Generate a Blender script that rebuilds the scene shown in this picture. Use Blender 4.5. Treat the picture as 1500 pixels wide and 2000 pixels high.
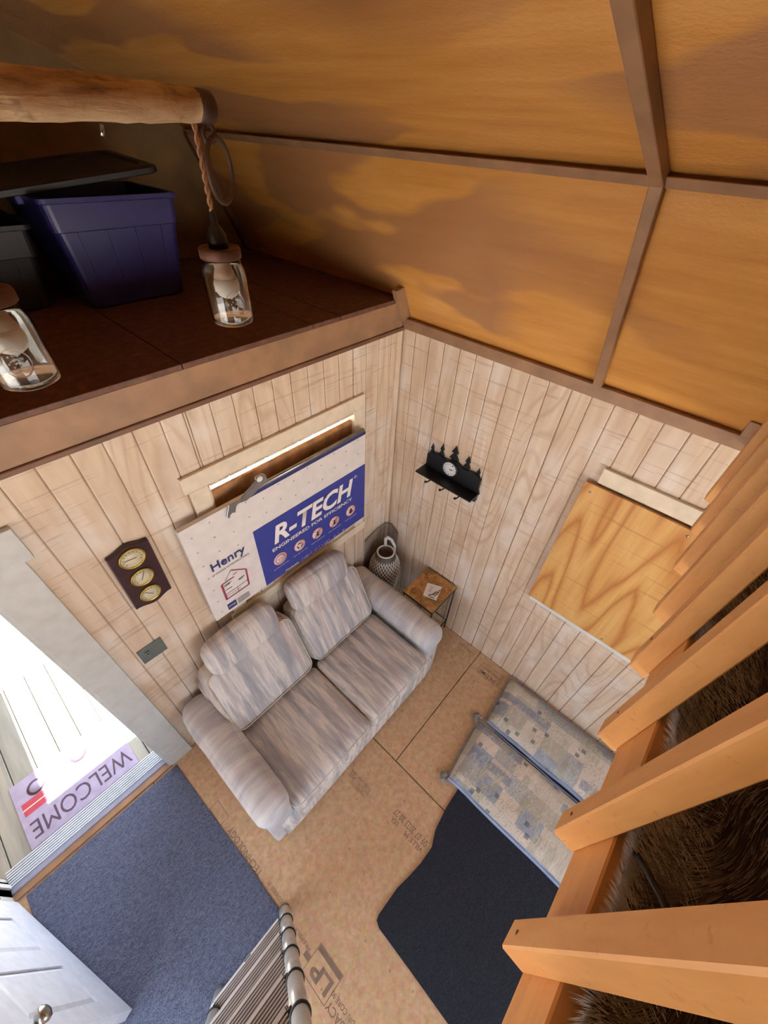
import bpy, bmesh, math, random
from mathutils import Vector, Matrix, noise
random.seed(7)
scene = bpy.context.scene
for o in list(bpy.data.objects): bpy.data.objects.remove(o)
COL = scene.collection

# ------------------------------------------------------------------ camera
CAM = Vector((-1.93254, -1.54395, 3.28508))
RGT = Vector((0.66937589, -0.7414765, 0.04635225))
DWN = Vector((-0.4910558, -0.4883993, -0.72133926))
FWD = Vector((0.55749451, 0.46008556, -0.69102905))
cd = bpy.data.cameras.new('camera'); cam = bpy.data.objects.new('camera', cd); COL.objects.link(cam)
m = Matrix.Identity(4)
for i in range(3):
    m[i][0] = RGT[i]; m[i][1] = -DWN[i]; m[i][2] = -FWD[i]; m[i][3] = CAM[i]
cam.matrix_world = m
cd.sensor_fit = 'VERTICAL'; cd.sensor_height = 36.0; cd.lens = 786.2*36.0/2000.0
cd.clip_start = 0.01; cd.clip_end = 200
scene.camera = cam

# ------------------------------------------------------------------ light
scene.view_settings.view_transform = 'Standard'; scene.view_settings.look = 'None'
scene.view_settings.gamma = 1.0; scene.view_settings.use_curve_mapping = False
scene.view_settings.exposure = 2.25
w = bpy.data.worlds.new('sky'); scene.world = w; w.use_nodes = True
bg = w.node_tree.nodes['Background']; bg.inputs[0].default_value = (0.70, 0.83, 1.0, 1); bg.inputs[1].default_value = 1.3
sd = bpy.data.lights.new('sun', 'SUN'); sd.energy = 10.0; sd.angle = 0.009; sd.color = (1.0, 0.95, 0.87)
sun = bpy.data.objects.new('sun', sd); COL.objects.link(sun); sun.rotation_euler = (math.radians(-24.4), 0, 0)
def portal(name, loc, rot, sx, sy):
    l = bpy.data.lights.new(name, 'AREA'); l.shape = 'RECTANGLE'; l.size = sx; l.size_y = sy
    l.cycles.is_portal = True
    o = bpy.data.objects.new(name, l); COL.objects.link(o); o.location = loc; o.rotation_euler = rot
portal('door_portal', (-2.69, 0.14, 1.02), (math.radians(-90), 0, 0), 0.93, 2.02)
portal('left_opening_portal', (-3.78, -.935, 1.40), (0, math.radians(-90), 0), 1.8, 1.63)  # sky sampling through the unseen opening added in the left wall
portal('rear_opening_portal', (-1.83, -4.52, 1.35), (math.radians(90), 0, 0), 2.6, 1.6)  # same for the opening added in the unseen rear wall

# ------------------------------------------------------------------ helpers
def lin(c):
    return tuple(((v/255)/12.92 if v/255 <= .04045 else ((v/255+.055)/1.055)**2.4) for v in c) + (1,)
ORG = {}
def new_obj(name, me, parent=None, origin=None):
    o = bpy.data.objects.new(name, me); COL.objects.link(o)
    if parent is not None:
        org = ORG[parent.name] if origin is None else Vector(origin)
        o.parent = parent; o.location = org - ORG[parent.name]
    else:
        org = Vector(origin) if origin is not None else Vector((0, 0, 0)); o.location = org
    ORG[o.name] = org
    return o
def thing(name, loc, label=None, cat=None, group=None, kind=None):
    o = bpy.data.objects.new(name, None); COL.objects.link(o); o.location = loc; o.empty_display_size = .05
    ORG[o.name] = Vector(loc); tag(o, label, cat, group, kind); return o
def tag(o, label=None, cat=None, group=None, kind=None):
    if label: o['label'] = label
    if cat: o['category'] = cat
    if group: o['group'] = group
    if kind: o['kind'] = kind
    return o
class MB:
    """collects world-space geometry for ONE mesh object"""
    def __init__(s): s.v = []; s.f = []; s.sm = []
    def add(s, vs, fs, smooth=False, M=None):
        b = len(s.v)
        s.v += [(M @ Vector(v)) if M else Vector(v) for v in vs]
        s.f += [tuple(i+b for i in f) for f in fs]; s.sm += [smooth]*len(fs); return s
    def box(s, lo, hi, M=None):
        x0, y0, z0 = lo; x1, y1, z1 = hi
        vs = [(x0,y0,z0),(x1,y0,z0),(x1,y1,z0),(x0,y1,z0),(x0,y0,z1),(x1,y0,z1),(x1,y1,z1),(x0,y1,z1)]
        return s.add(vs, [(0,3,2,1),(4,5,6,7),(0,1,5,4),(1,2,6,5),(2,3,7,6),(3,0,4,7)], M=M)
    def hexa(s, p):   # 8 corner points: bottom 4 then top 4
        return s.add(p, [(0,3,2,1),(4,5,6,7),(0,1,5,4),(1,2,6,5),(2,3,7,6),(3,0,4,7)])
    def prism(s, poly, a, b, M=None):   # poly: list of 3D pts (planar), extruded from offset a to offset b vectors
        n = len(poly); a = Vector(a); b = Vector(b)
        vs = [Vector(p)+a for p in poly] + [Vector(p)+b for p in poly]
        fs = [tuple(range(n))[::-1], tuple(range(n, 2*n))] + [(i, (i+1)%n, n+(i+1)%n, n+i) for i in range(n)]
        return s.add(vs, fs, M=M)
    def tube(s, pts, r, n=8, caps=True, smooth=True, closed=False):
        pts = [Vector(p) for p in pts]; k = len(pts); rs = r if isinstance(r, (list, tuple)) else [r]*k
        vs = []; prev = None
        for i, p in enumerate(pts):
            if closed: t = pts[(i+1) % k]-pts[i-1]
            else: t = pts[min(i+1, k-1)]-pts[max(i-1, 0)]
            t.normalize()
            if prev is None:
                a = Vector((0,0,1)) if abs(t.z) < .9 else Vector((1,0,0)); u = t.cross(a).normalized()
            else:
                u = (prev-t*prev.dot(t)).normalized()
            prev = u; q = t.cross(u)
            vs += [p+(u*math.cos(2*math.pi*j/n)+q*math.sin(2*math.pi*j/n))*rs[i] for j in range(n)]
        fs = []
        for i in range(k if closed else k-1):
            for j in range(n):
                a = i*n+j; b = i*n+(j+1)%n; i2 = (i+1) % k
                fs.append((a, b, i2*n+(j+1)%n, i2*n+j))
        if caps and not closed: fs += [tuple(range(n))[::-1], tuple(range((k-1)*n, k*n))]
        return s.add(vs, fs, smooth)
    def lathe(s, prof, c, n=24, M=None, smooth=True):   # prof: (r,z)
        vs = []; k = len(prof)
        for r, z in prof: vs += [(r*math.cos(2*math.pi*j/n), r*math.sin(2*math.pi*j/n), z) for j in range(n)]
        fs = [(i*n+j, i*n+(j+1)%n, (i+1)*n+(j+1)%n, (i+1)*n+j) for i in range(k-1) for j in range(n)]
        if prof[0][0] > 1e-6: fs.append(tuple(range(n))[::-1])
        if prof[-1][0] > 1e-6: fs.append(tuple(range((k-1)*n, k*n)))
        T = Matrix.Translation(Vector(c))
        return s.add(vs, fs, smooth, M=T @ M if M else T)
    def build(s, name, mat, parent=None, bevel=0, seg=1, origin=None, subsurf=0, weld=False):
        if parent is None and origin is None:
            xs = [v.x for v in s.v]; ys = [v.y for v in s.v]; zs = [v.z for v in s.v]
            origin = ((min(xs)+max(xs))/2, (min(ys)+max(ys))/2, min(zs))
        org = ORG[parent.name] if (parent is not None and origin is None) else Vector(origin)
        me = bpy.data.meshes.new(name)
        me.from_pydata([tuple(v-org) for v in s.v], [], s.f)
        me.polygons.foreach_set('use_smooth', s.sm); me.update()
        if weld or bevel:
            bm = bmesh.new(); bm.from_mesh(me)
            if weld: bmesh.ops.remove_doubles(bm, verts=bm.verts, dist=1e-5)
            if bevel:
                es = [e for e in bm.edges if len(e.link_faces) == 2 and e.calc_face_angle(0) > .5]
                bmesh.ops.bevel(bm, geom=es, offset=bevel, segments=seg, affect='EDGES', profile=.5, clamp_overlap=True)
            bmesh.ops.recalc_face_normals(bm, faces=bm.faces); bm.to_mesh(me); bm.free()
        if mat: me.materials.append(mat)
        o = new_obj(name, me, parent, org)
        if subsurf:
            md = o.modifiers.new('sub', 'SUBSURF'); md.levels = subsurf; md.render_levels = subsurf
        return o
def box(name, lo, hi, mat, parent=None, bevel=0, seg=1):
    return MB().box(lo, hi).build(name, mat, parent, bevel, seg)
def struct(o): o['kind'] = 'structure'; return o
def text_mesh(body, bold=0.0, shear=0.0, align='CENTER'):
    c = bpy.data.curves.new('t', 'FONT'); c.body = body; c.offset = bold; c.shear = shear; c.align_x = align; c.resolution_u = 3
    o = bpy.data.objects.new('t', c); COL.objects.link(o)
    dg = bpy.context.evaluated_depsgraph_get(); me = bpy.data.meshes.new_from_object(o.evaluated_get(dg))
    bpy.data.objects.remove(o); bpy.data.curves.remove(c); return me
def text(name, body, bl, U, V, mat, parent, bold=0.0, shear=0.0):
    """flat print: the text's box is stretched over the parallelogram bl, bl+U, bl+V"""
    me = text_mesh(body, bold, shear)
    xs = [v.co.x for v in me.vertices]; ys = [v.co.y for v in me.vertices]
    x0, x1, y0, y1 = min(xs), max(xs), min(ys), max(ys)
    bl, U, V = Vector(bl), Vector(U), Vector(V); org = ORG[parent.name]
    for v in me.vertices:
        v.co = bl + U*((v.co.x-x0)/(x1-x0)) + V*((v.co.y-y0)/(y1-y0)) - org
    me.name = name; me.materials.clear(); me.materials.append(mat)
    return new_obj(name, me, parent)

# ------------------------------------------------------------------ materials
class NT:
    def __init__(s, name):
        s.m = bpy.data.materials.new(name); s.m.use_nodes = True; s.t = s.m.node_tree; s.n = s.t.nodes
        s.p = s.n['Principled BSDF']; s.tc = s.n.new('ShaderNodeTexCoord')
    def lk(s, a, b): s.t.links.new(a, b)
    def map(s, scale=(1,1,1), rot=(0,0,0), loc=(0,0,0), src=None):
        n = s.n.new('ShaderNodeMapping'); n.inputs['Scale'].default_value = scale; n.inputs['Rotation'].default_value = rot; n.inputs['Location'].default_value = loc
        s.lk(src or s.tc.outputs['Object'], n.inputs[0]); return n.outputs[0]
    def noise(s, vec, scale=5, detail=3, rough=.5, dist=0):
        n = s.n.new('ShaderNodeTexNoise'); n.inputs['Scale'].default_value = scale; n.inputs['Detail'].default_value = detail
        n.inputs['Roughness'].default_value = rough; n.inputs['Distortion'].default_value = dist; s.lk(vec, n.inputs['Vector']); return n.outputs['Fac']
    def wave(s, vec, scale=5, dist=3, detail=2, dscale=1, dir='X'):
        n = s.n.new('ShaderNodeTexWave'); n.bands_direction = dir; n.inputs['Scale'].default_value = scale
        n.inputs['Distortion'].default_value = dist; n.inputs['Detail'].default_value = detail; n.inputs['Detail Scale'].default_value = dscale
        s.lk(vec, n.inputs['Vector']); return n.outputs['Fac']
    def voro(s, vec, scale=5, feat='F1', out='Distance'):
        n = s.n.new('ShaderNodeTexVoronoi'); n.feature = feat; n.inputs['Scale'].default_value = scale; s.lk(vec, n.inputs['Vector']); return n.outputs[out]
    def ramp(s, fac, stops):
        n = s.n.new('ShaderNodeValToRGB'); e = n.color_ramp.elements
        while len(e) < len(stops): e.new(.5)
        for k, (p, c) in enumerate(stops):
            e[k].position = p; e[k].color = c if len(c) == 4 else lin(c)
        s.lk(fac, n.inputs[0]); return n.outputs[0]
    def mix(s, fac, a, b, mode='MIX'):
        n = s.n.new('ShaderNodeMix'); n.data_type = 'RGBA'; n.blend_type = mode
        for i, v in ((0, fac), (6, a), (7, b)):
            if isinstance(v, (int, float)): n.inputs[i].default_value = v
            elif isinstance(v, tuple): n.inputs[i].default_value = v if len(v) == 4 else lin(v)
            else: s.lk(v, n.inputs[i])
        return n.outputs[2]
    def math(s, op, a, b=0.0):
        n = s.n.new('ShaderNodeMath'); n.operation = op
        for i, v in ((0, a), (1, b)):
            if isinstance(v, (int, float)): n.inputs[i].default_value = v
            else: s.lk(v, n.inputs[i])
        return n.outputs[0]
    def sep(s, vec):
        n = s.n.new('ShaderNodeSeparateXYZ'); s.lk(vec, n.inputs[0]); return n.outputs
    def bump(s, h, strength=.3, dist=.01):
        n = s.n.new('ShaderNodeBump'); n.inputs['Strength'].default_value = strength; n.inputs['Distance'].default_value = dist
        s.lk(h, n.inputs['Height']); s.lk(n.outputs[0], s.p.inputs['Normal']); return s
    def done(s, color=None, rough=.6, **kw):
        if color is not None:
            if isinstance(color, tuple): s.p.inputs['Base Color'].default_value = color if len(color) == 4 else lin(color)
            else: s.lk(color, s.p.inputs['Base Color'])
        if isinstance(rough, (int, float)): s.p.inputs['Roughness'].default_value = rough
        else: s.lk(rough, s.p.inputs['Roughness'])
        for k, v in kw.items(): s.p.inputs[k.replace('_', ' ')].default_value = v
        return s.m
def plain(name, c, rough=.5, var=.12, scale=18, **kw):
    n = NT(name); a = n.noise(n.map(), scale, 4)
    dark = tuple(max(0, v*(1-var)) for v in c); lite = tuple(min(255, v*(1+var*.5)) for v in c)
    return n.done(n.ramp(a, [(.3, dark), (.7, lite)]), rough, **kw)

def siding(name, hx):
    n = NT(name)
    q = (lambda a, z: (a, a, z))
    g = n.noise(n.map(q(9, .9)), 2.0, 3, .55)
    base = n.ramp(g, [(.25, (204, 176, 148)), (.5, (218, 194, 167)), (.75, (229, 210, 187))])
    # cathedral grain: contour lines of a stretched noise field
    f0 = n.noise(n.map(q(2.6, .55)), 1.0, 1.5, .4)
    ct = n.math('PINGPONG', n.math('MULTIPLY', f0, 38.0), 1.0)
    amt = n.noise(n.map(q(2.0, 1.2), loc=(7, 3, 1)), 1.0, 1)
    k = n.math('MULTIPLY', n.ramp(ct, [(.55, (0,0,0)), (.95, (255,255,255))]), n.ramp(amt, [(.4, (40,40,40)), (.65, (200,200,200))]))
    c = n.mix(n.math('MULTIPLY', k, .85), base, (184, 152, 122))
    blo = n.noise(n.map(q(3, 1.6)), 1.8, 2)
    c = n.mix(n.math('MULTIPLY', n.ramp(blo, [(.52, (0,0,0)), (.7, (255,255,255))]), .55), c, (236, 228, 218))
    sl = n.noise(n.map((2.3, 2.3, 46)), 1.0, 2, .5)
    c = n.mix(n.math('MULTIPLY', n.ramp(sl, [(.62, (0,0,0)), (.67, (255,255,255))]), .30), c, (158, 126, 98))
    sl2 = n.noise(n.map((5, 5, 95), loc=(3, 1, 2)), 1.0, 1, .5)
    c = n.mix(n.math('MULTIPLY', n.ramp(sl2, [(.68, (0,0,0)), (.73, (255,255,255))]), .3), c, (138, 106, 82))
    n.bump(n.math('ADD', ct, n.math('MULTIPLY', sl, .9)), .15, .004)
    return n.done(c, .62)
M_sidA = siding('siding_whitewash_front', 'X'); M_sidB = siding('siding_whitewash_side', 'Y')
M_groove = plain('siding_groove', (188, 160, 134), .8)
def ply(name, hx='Y'):
    n = NT(name)
    f0 = n.noise(n.map((2.3, 2.3, .42), loc=(2.3, 1.2, .4)), 1.0, 1.6, .42)
    ct = n.math('PINGPONG', n.math('MULTIPLY', n.math('ADD', f0, n.math('MULTIPLY', n.noise(n.map((30, 30, 2)), 1.0, 2), .02)), 34.0), 1.0)
    fine = n.noise(n.map((70, 70, 3)), 1.0, 3, .6)
    c = n.ramp(ct, [(.0, (226, 178, 108)), (.6, (216, 162, 92)), (.88, (198, 136, 70)), (1.0, (186, 120, 58))])
    c = n.mix(n.math('MULTIPLY', n.ramp(fine, [(.45, (0,0,0)), (.7, (255,255,255))]), .35), c, (190, 132, 70))
    sl = n.noise(n.map((2.5, 2.5, 50)), 1.0, 2)
    c = n.mix(n.math('MULTIPLY', n.ramp(sl, [(.62, (0,0,0)), (.68, (255,255,255))]), .35), c, (168, 108, 56))
    n.bump(ct, .12, .003); return n.done(c, .5)
M_ply = ply('plywood_cover')
def roof(name):
    n = NT(name)
    g = n.noise(n.map((14, 1.4, 14)), 1.0, 5, .62)
    c = n.ramp(g, [(.3, (194, 134, 66)), (.55, (211, 151, 78)), (.8, (222, 165, 92))])
    n1 = n.noise(n.map((4.0, 1.3, 4.0)), 1.0, 2, .4)
    n2 = n.noise(n.map((1.6, .9, 1.6), loc=(5, 2, 1)), 1.0, 1, .4)
    f = n.math('MULTIPLY', n.ramp(n1, [(.47, (0,0,0)), (.51, (255,255,255))]), n.ramp(n2, [(.34, (0,0,0)), (.50, (255,255,255))]))
    c = n.mix(n.math('MULTIPLY', f, .75), c, (160, 114, 80))
    bp = n.noise(n.map((90, 55, 90)), 1.0, 3, .6)
    n.bump(bp, .35, .004)
    r = n.ramp(n.noise(n.map((5, 3, 5)), 1.0, 3), [(.3, (90,90,90,)), (.7, (135,135,135))])
    return n.done(c, r)
M_roof = roof('stained_roof_sheet')
M_gable = plain('olive_stained_sheet', (128, 96, 56), .6, .18, 5)
M_brown = plain('brown_paint', (158, 120, 88), .5, .12, 9)
M_brown_d = plain('dark_brown_paint', (118, 80, 58), .5, .14, 9)
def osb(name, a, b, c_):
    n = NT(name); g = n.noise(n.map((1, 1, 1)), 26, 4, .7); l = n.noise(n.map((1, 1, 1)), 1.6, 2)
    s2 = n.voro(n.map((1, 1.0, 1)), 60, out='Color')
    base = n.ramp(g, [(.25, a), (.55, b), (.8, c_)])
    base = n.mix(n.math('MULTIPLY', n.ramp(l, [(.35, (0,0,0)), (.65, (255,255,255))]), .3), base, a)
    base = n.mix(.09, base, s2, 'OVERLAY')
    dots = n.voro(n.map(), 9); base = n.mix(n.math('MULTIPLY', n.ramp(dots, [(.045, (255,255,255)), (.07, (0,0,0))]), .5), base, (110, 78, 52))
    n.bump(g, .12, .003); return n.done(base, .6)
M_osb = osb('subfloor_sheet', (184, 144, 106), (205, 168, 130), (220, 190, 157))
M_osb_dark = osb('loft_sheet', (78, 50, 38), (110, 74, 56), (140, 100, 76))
def lumber(name, a, b, scale=(3, 3, .6)):
    n = NT(name); g = n.noise(n.map(scale), 9, 4, .6); s = n.noise(n.map((1, 1, 1)), 55, 3, .7)
    c = n.ramp(g, [(.3, a), (.7, b)]); c = n.mix(n.math('MULTIPLY', n.ramp(s, [(.62, (0,0,0)), (.72, (255,255,255))]), .35), c, (150, 92, 48))
    n.bump(g, .15, .004); return n.done(c, .5)
M_rail = lumber('orange_tan_paint', (198, 138, 74), (216, 158, 92))
M_rim = lumber('orange_tan_rim', (198, 136, 72), (214, 154, 88), (.6, 3, 3))
M_cream = plain('cream_trim', (232, 216, 190), .45, .05)
M_white = plain('white_trim', (224, 224, 220), .45, .04)
M_dtrim = plain('door_trim_paint', (208, 208, 202), .5, .04)
M_doorw = plain('door_paint', (222, 226, 236), .35, .04)
M_metal = plain('aluminium', (196, 200, 206), .28, .08, Metallic=.9)
M_chrome = plain('galvanised_steel', (176, 178, 180), .3, .1, Metallic=1.0)
M_nickel = plain('brushed_nickel', (170, 168, 164), .25, .05, Metallic=1.0)
M_black = plain('black_metal', (22, 22, 24), .4, .2)
M_blackpl = plain('black_plastic', (30, 30, 32), .5, .2)
M_brass = plain('brass', (196, 168, 84), .25, .08, Metallic=.9)
M_dial = plain('dial_paper', (214, 204, 176), .4, .04)
M_ink = plain('ink_black', (40, 34, 32), .7)
M_cherry = plain('dark_cherry_wood', (64, 40, 44), .3, .2)
M_switch = plain('grey_switch_plate', (118, 126, 122), .4, .08, Metallic=.4)
M_foam = plain('foam_board_white', (228, 220, 214), .45, .03)
M_foamedge = plain('foam_edge', (238, 220, 176), .7, .05)
M_blue = plain('print_blue', (52, 62, 150), .45, .06)
M_navy = plain('print_navy', (44, 48, 110), .5, .06)
M_printw = plain('print_white', (240, 232, 226), .45, .02)
M_pink = plain('print_pink', (236, 200, 196), .5, .03)
M_red = plain('print_red', (160, 50, 84), .5, .05)
M_grey = plain('print_grey', (120, 112, 112), .6, .05)
M_fprint = plain('floor_print', (136, 110, 92), .8, .1)
M_concrete = plain('deck_board', (150, 152, 148), .8, .2, 8)
def carpet(name, a, b):
    n = NT(name); g = n.noise(n.map(), 240, 2, .7); g2 = n.noise(n.map((1, 2.2, 1)), 60, 3, .7)
    c = n.ramp(n.math('ADD', n.math('MULTIPLY', g, .6), n.math('MULTIPLY', g2, .4)), [(.4, a), (.62, b)])
    n.bump(g, .6, .004); return n.done(c, .95)
M_carpet = carpet('blue_grey_carpet', (58, 64, 84), (118, 124, 146))
M_carpet2 = carpet('black_carpet', (20, 22, 30), (44, 48, 60))
def fabric(name, axis):
    n = NT(name)
    sc = {'x': (22, 2.3, 2.3), 'y': (2.6, 17, 2.6)}[axis]
    a = n.noise(n.map(sc), 1.0, 4, .62, .4); b = n.noise(n.map(tuple(v*.6 for v in sc), loc=(4, 7, 2)), 1.0, 3, .55, .5)
    c = n.ramp(a, [(.34, (162, 156, 156)), (.44, (186, 180, 178)), (.56, (222, 212, 200)), (.68, (196, 190, 194))] if axis == 'x' else [(.3, (182, 178, 180)), (.5, (206, 202, 200)), (.7, (222, 216, 210))])  # arm ramp is lighter: door light on the arms put into the colour
    c = n.mix(n.math('MULTIPLY', n.ramp(b, [(.54, (0,0,0)), (.6, (255,255,255))]), .55 if axis == 'x' else .25), c, (150, 152, 160))
    b2 = n.noise(n.map(tuple(v*.7 for v in sc), loc=(9, 3, 6)), 1.0, 3, .55, .5)
    c = n.mix(n.math('MULTIPLY', n.ramp(b2, [(.57, (0,0,0)), (.63, (255,255,255))]), .5 if axis == 'x' else .2), c, (192, 170, 166))
    n.bump(n.noise(n.map(), 320, 2), .35, .002); return n.done(c, .9)
M_fabx = fabric('sofa_fabric', 'x'); M_faby = fabric('sofa_arm_fabric', 'y')
M_piping = plain('sofa_piping', (206, 192, 172), .8)

# ------------------------------------------------------------------ room shell
XL, YR, YG, HW, DK = -3.66, -4.40, 1.42, 2.44, 2.61     # left wall, rear wall, gable end, wall height, loft deck height
# floor with subfloor sheets
floor = struct(box('floor', (XL-.1, YR-.1, -.12), (.1, .10, -.018), M_brown_d))
def sheet(name, x0, x1, y0, y1, z0, z1, mat, parent, g=.003):
    return MB().box((x0+g, y0+g, z0), (x1-g, y1-g, z1)).build(name, mat, parent, .0015)
XT, YT = -1.141, -1.149
for (x0, x1, y0, y1) in [(XT, .0, YT, .10), (XT, .0, -2.37, YT), (XT, .0, -3.59, -2.37), (XT, .0, YR, -3.59),
                         (-2.36, XT, -2.3, .10), (-2.36, XT, YR, -2.3), (XL, -2.36, -1.9, .10), (XL, -2.36, YR, -1.9)]:
    sheet('floor_panel', x0, x1, y0, y1, -.018, 0, M_osb, floor)
# printing on the subfloor (read from the camera side it runs upside down)
zf = .0008
def fprint(body, x_base, x_top, y_start, y_end, bold=0):
    # baseline at x_base, cap line at x_top, reading direction +y_start -> y_end
    text('floor_print', body, (x_base, y_start, zf), (0, y_end-y_start, 0), (x_top-x_base, 0, 0), M_fprint, floor, bold)
fprint('09 07 2023 20:27', -1.345, -1.385, -1.60, -1.335)
fprint('VILLE M', -1.395, -1.425, -1.60, -1.46)
fprint('USA', -1.395, -1.425, -1.40, -1.345)
fprint('TECHNOLOGY', -2.135, -2.170, -.945, -.615)
fprint('COVERED BY', -2.130, -2.150, -1.135, -1.0)
fprint('LP', -2.145, -2.215, -1.585, -1.455, .03)
fprint('LEGACY', -2.20, -2.235, -1.78, -1.61, .01)
fprint('DRI CORE 90', -2.162, -2.185, -1.76, -1.60)
fprint('PREMIUM', -2.145, -2.163, -1.40, -1.26)
fprint('LIFETIME', -.13, -.165, -1.405, -1.225, .012)
fprint('50-YEAR LIMITED', -.085, -.115, -1.405, -1.235)
fprint('RATED SHEATHING', -1.385, -1.405, -1.14, -.96)
fprint('EXPOSURE 1  24 OC', -1.41, -1.43, -1.14, -.96)
fprint('THICKNESS 23/32', -1.435, -1.455, -1.14, -1.0)
fprint('TONGUE SIDE', -.05, -.07, -1.12, -.96)
for lo, hi in [((-2.10, -1.60, 0), (-2.122, -1.43, zf)), ((-2.165, -1.425, 0), (-2.19, -1.385, zf))]:
    MB().box((hi[0], lo[1], 0), (lo[0], hi[1], zf)).build('floor_print', M_fprint, floor)
def frame_rect(x0, x1, y0, y1, t=.003):
    b = MB()
    for lo, hi in [((x0, y0), (x1, y0+t)), ((x0, y1-t), (x1, y1)), ((x0, y0), (x0+t, y1)), ((x1-t, y0), (x1, y1))]:
        b.box((lo[0], lo[1], 0), (hi[0], hi[1], zf))
    b.build('floor_print', M_fprint, floor)
frame_rect(-2.235, -2.095, -1.605, -1.425); frame_rect(-.175, -.06, -1.415, -1.215); frame_rect(-2.185, -2.12, -.56, -.43)

# front wall (with the door) - siding strips on a backing
DX0, DX1, DZ = -3.15, -2.235, 2.03     # door opening
WX0, WX1, WZ0, WZ1 = -1.375, -.405, 1.10, 2.02   # window opening
front = MB()
for lo, hi in [((XL, 0), (DX0, HW)), ((DX0, DZ), (DX1, HW)), ((DX1, 0), (WX0, HW)), ((WX0, 0), (WX1, WZ0)), ((WX0, WZ1), (WX1, HW)), ((WX1, 0), (.1, HW))]:
    front.box((lo[0], .008, lo[1]), (hi[0], .10, hi[1]))
wall_front = struct(front.build('wall_front', M_groove))
g = -1.151 % .106
edges = sorted(set([round(-1.151+.106*k, 4) for k in range(-24, 12)]))
edges = [e for e in edges if XL < e < -.03]
cols = list(zip([XL]+edges, edges+[-.0]))
def strip(parent, ax, a0, a1, z0, z1, mat, gap=.0018):
    b = MB()
    a0 += gap; a1 -= gap
    if a1-a0 < .008 or z1-z0 < .02: return
    c = .004     # chamfered long edges, face proud of the groove
    if ax == 'x':
        poly = [(a0, .0085, z0), (a0, .003, z0), (a0+c, 0, z0), (a1-c, 0, z0), (a1, .003, z0), (a1, .0085, z0)]
    else:
        poly = [(.0085, a0, z0), (.003, a0, z0), (0, a0+c, z0), (0, a1-c, z0), (.003, a1, z0), (.0085, a1, z0)]
    b.prism(poly, (0, 0, 0), (0, 0, z1-z0)); b.build('siding_strip', mat, parent, weld=True)
holes = [(DX0, DX1, 0, DZ), (WX0, WX1, WZ0, WZ1)]
for a0, a1 in cols:
    cuts = [a0, a1] + [h for H in holes for h in H[:2] if a0 < h < a1]; cuts = sorted(cuts)
    for b0, b1 in zip(cuts[:-1], cuts[1:]):
        mid = (b0+b1)/2; H = [h for h in holes if h[0] < mid < h[1]]
        if H:
            if H[0][2] > .1: strip(wall_front, 'x', b0, b1, 0, H[0][2], M_sidA)
            strip(wall_front, 'x', b0, b1, H[0][3], HW, M_sidA)
        else: strip(wall_front, 'x', b0, b1, 0, HW, M_sidA)
# right wall
wall_right = struct(box('wall_right', (.008, YR-.1, 0), (.11, .10, HW), M_groove))
ed = [round(-.0985-.1045*k, 4) for k in range(0, 41)]; ed = [-1.049 if abs(e+1.049) < .05 else e for e in ed]
pts = [0]+ed+[YR]
for b1, b0 in zip(pts[:-1], pts[1:]):
    gp = .0018
    strip(wall_right, 'y', b0+(.003 if b0 == -1.049 else 0), b1, 0, HW, M_sidB, gp)
# left and rear walls, each with an unseen opening added for daylight
wl = MB(); LY0, LY1, LZ0, LZ1 = -1.75, -.12, .50, 2.30
for lo, hi in [((YR-.1, 0), (LY0, HW)), ((LY1, 0), (.1, HW)), ((LY0, 0), (LY1, LZ0)), ((LY0, LZ1), (LY1, HW))]:
    wl.box((XL-.1, lo[0], lo[1]), (XL, hi[0], hi[1]))
struct(wl.build('wall_left', M_sidB))
wr = MB(); RX0, RX1, RZ0, RZ1 = -3.13, -.53, .55, 2.15
for lo, hi in [((XL, 0), (RX0, HW)), ((RX1, 0), (0, HW)), ((RX0, 0), (RX1, RZ0)), ((RX0, RZ1), (RX1, HW))]:
    wr.box((lo[0], YR-.1, lo[1]), (hi[0], YR, hi[1]))
struct(wr.build('wall_rear', M_sidA))

# gambrel roof profile (rafter faces), and sheets 9 cm behind
XM = -1.83
prof = [Vector((-.028, 2.494)), Vector((-.36, 3.20)), Vector((XM, 3.20+1.47*.397))]
def off(poly, d):
    a, b, c = poly
    d1 = (b-a).normalized(); d2 = (c-b).normalized(); n1 = Vector((d1.y, -d1.x)); n2 = Vector((d2.y, -d2.x))
    p1 = a+n1*d; p2 = c+n2*d; q = b+n1*d
    # intersection of the two offset lines
    r = b+n2*d; den = d1.x*d2.y-d1.y*d2.x; t = ((r.x-p1.x)*d2.y-(r.y-p1.y)*d2.x)/den
    k = p1+d1*t; e = r+d2*((XM-r.x)/d2.x)
    s0 = p1-d1*.06
    return [s0, k, e]
shp = off(prof, .036); sho = off(prof, .052)
def mir(p): return Vector((2*XM-p.x, p.y))
def slope_box(name, p0, p1, q0, q1, y0, y1, mat, parent, bevel=0):
    pts = []
    for y in (y0, y1): pts += [(p0.x, y, p0.y), (p1.x, y, p1.y), (q1.x, y, q1.y), (q0.x, y, q0.y)]
    b = MB(); b.add(pts, [(0,1,2,3),(7,6,5,4),(0,4,5,1),(1,5,6,2),(2,6,7,3),(3,7,4,0)])
    return b.build(name, mat, parent, bevel, weld=True)
shx = off(prof, .072)
ceil = MB()
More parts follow.
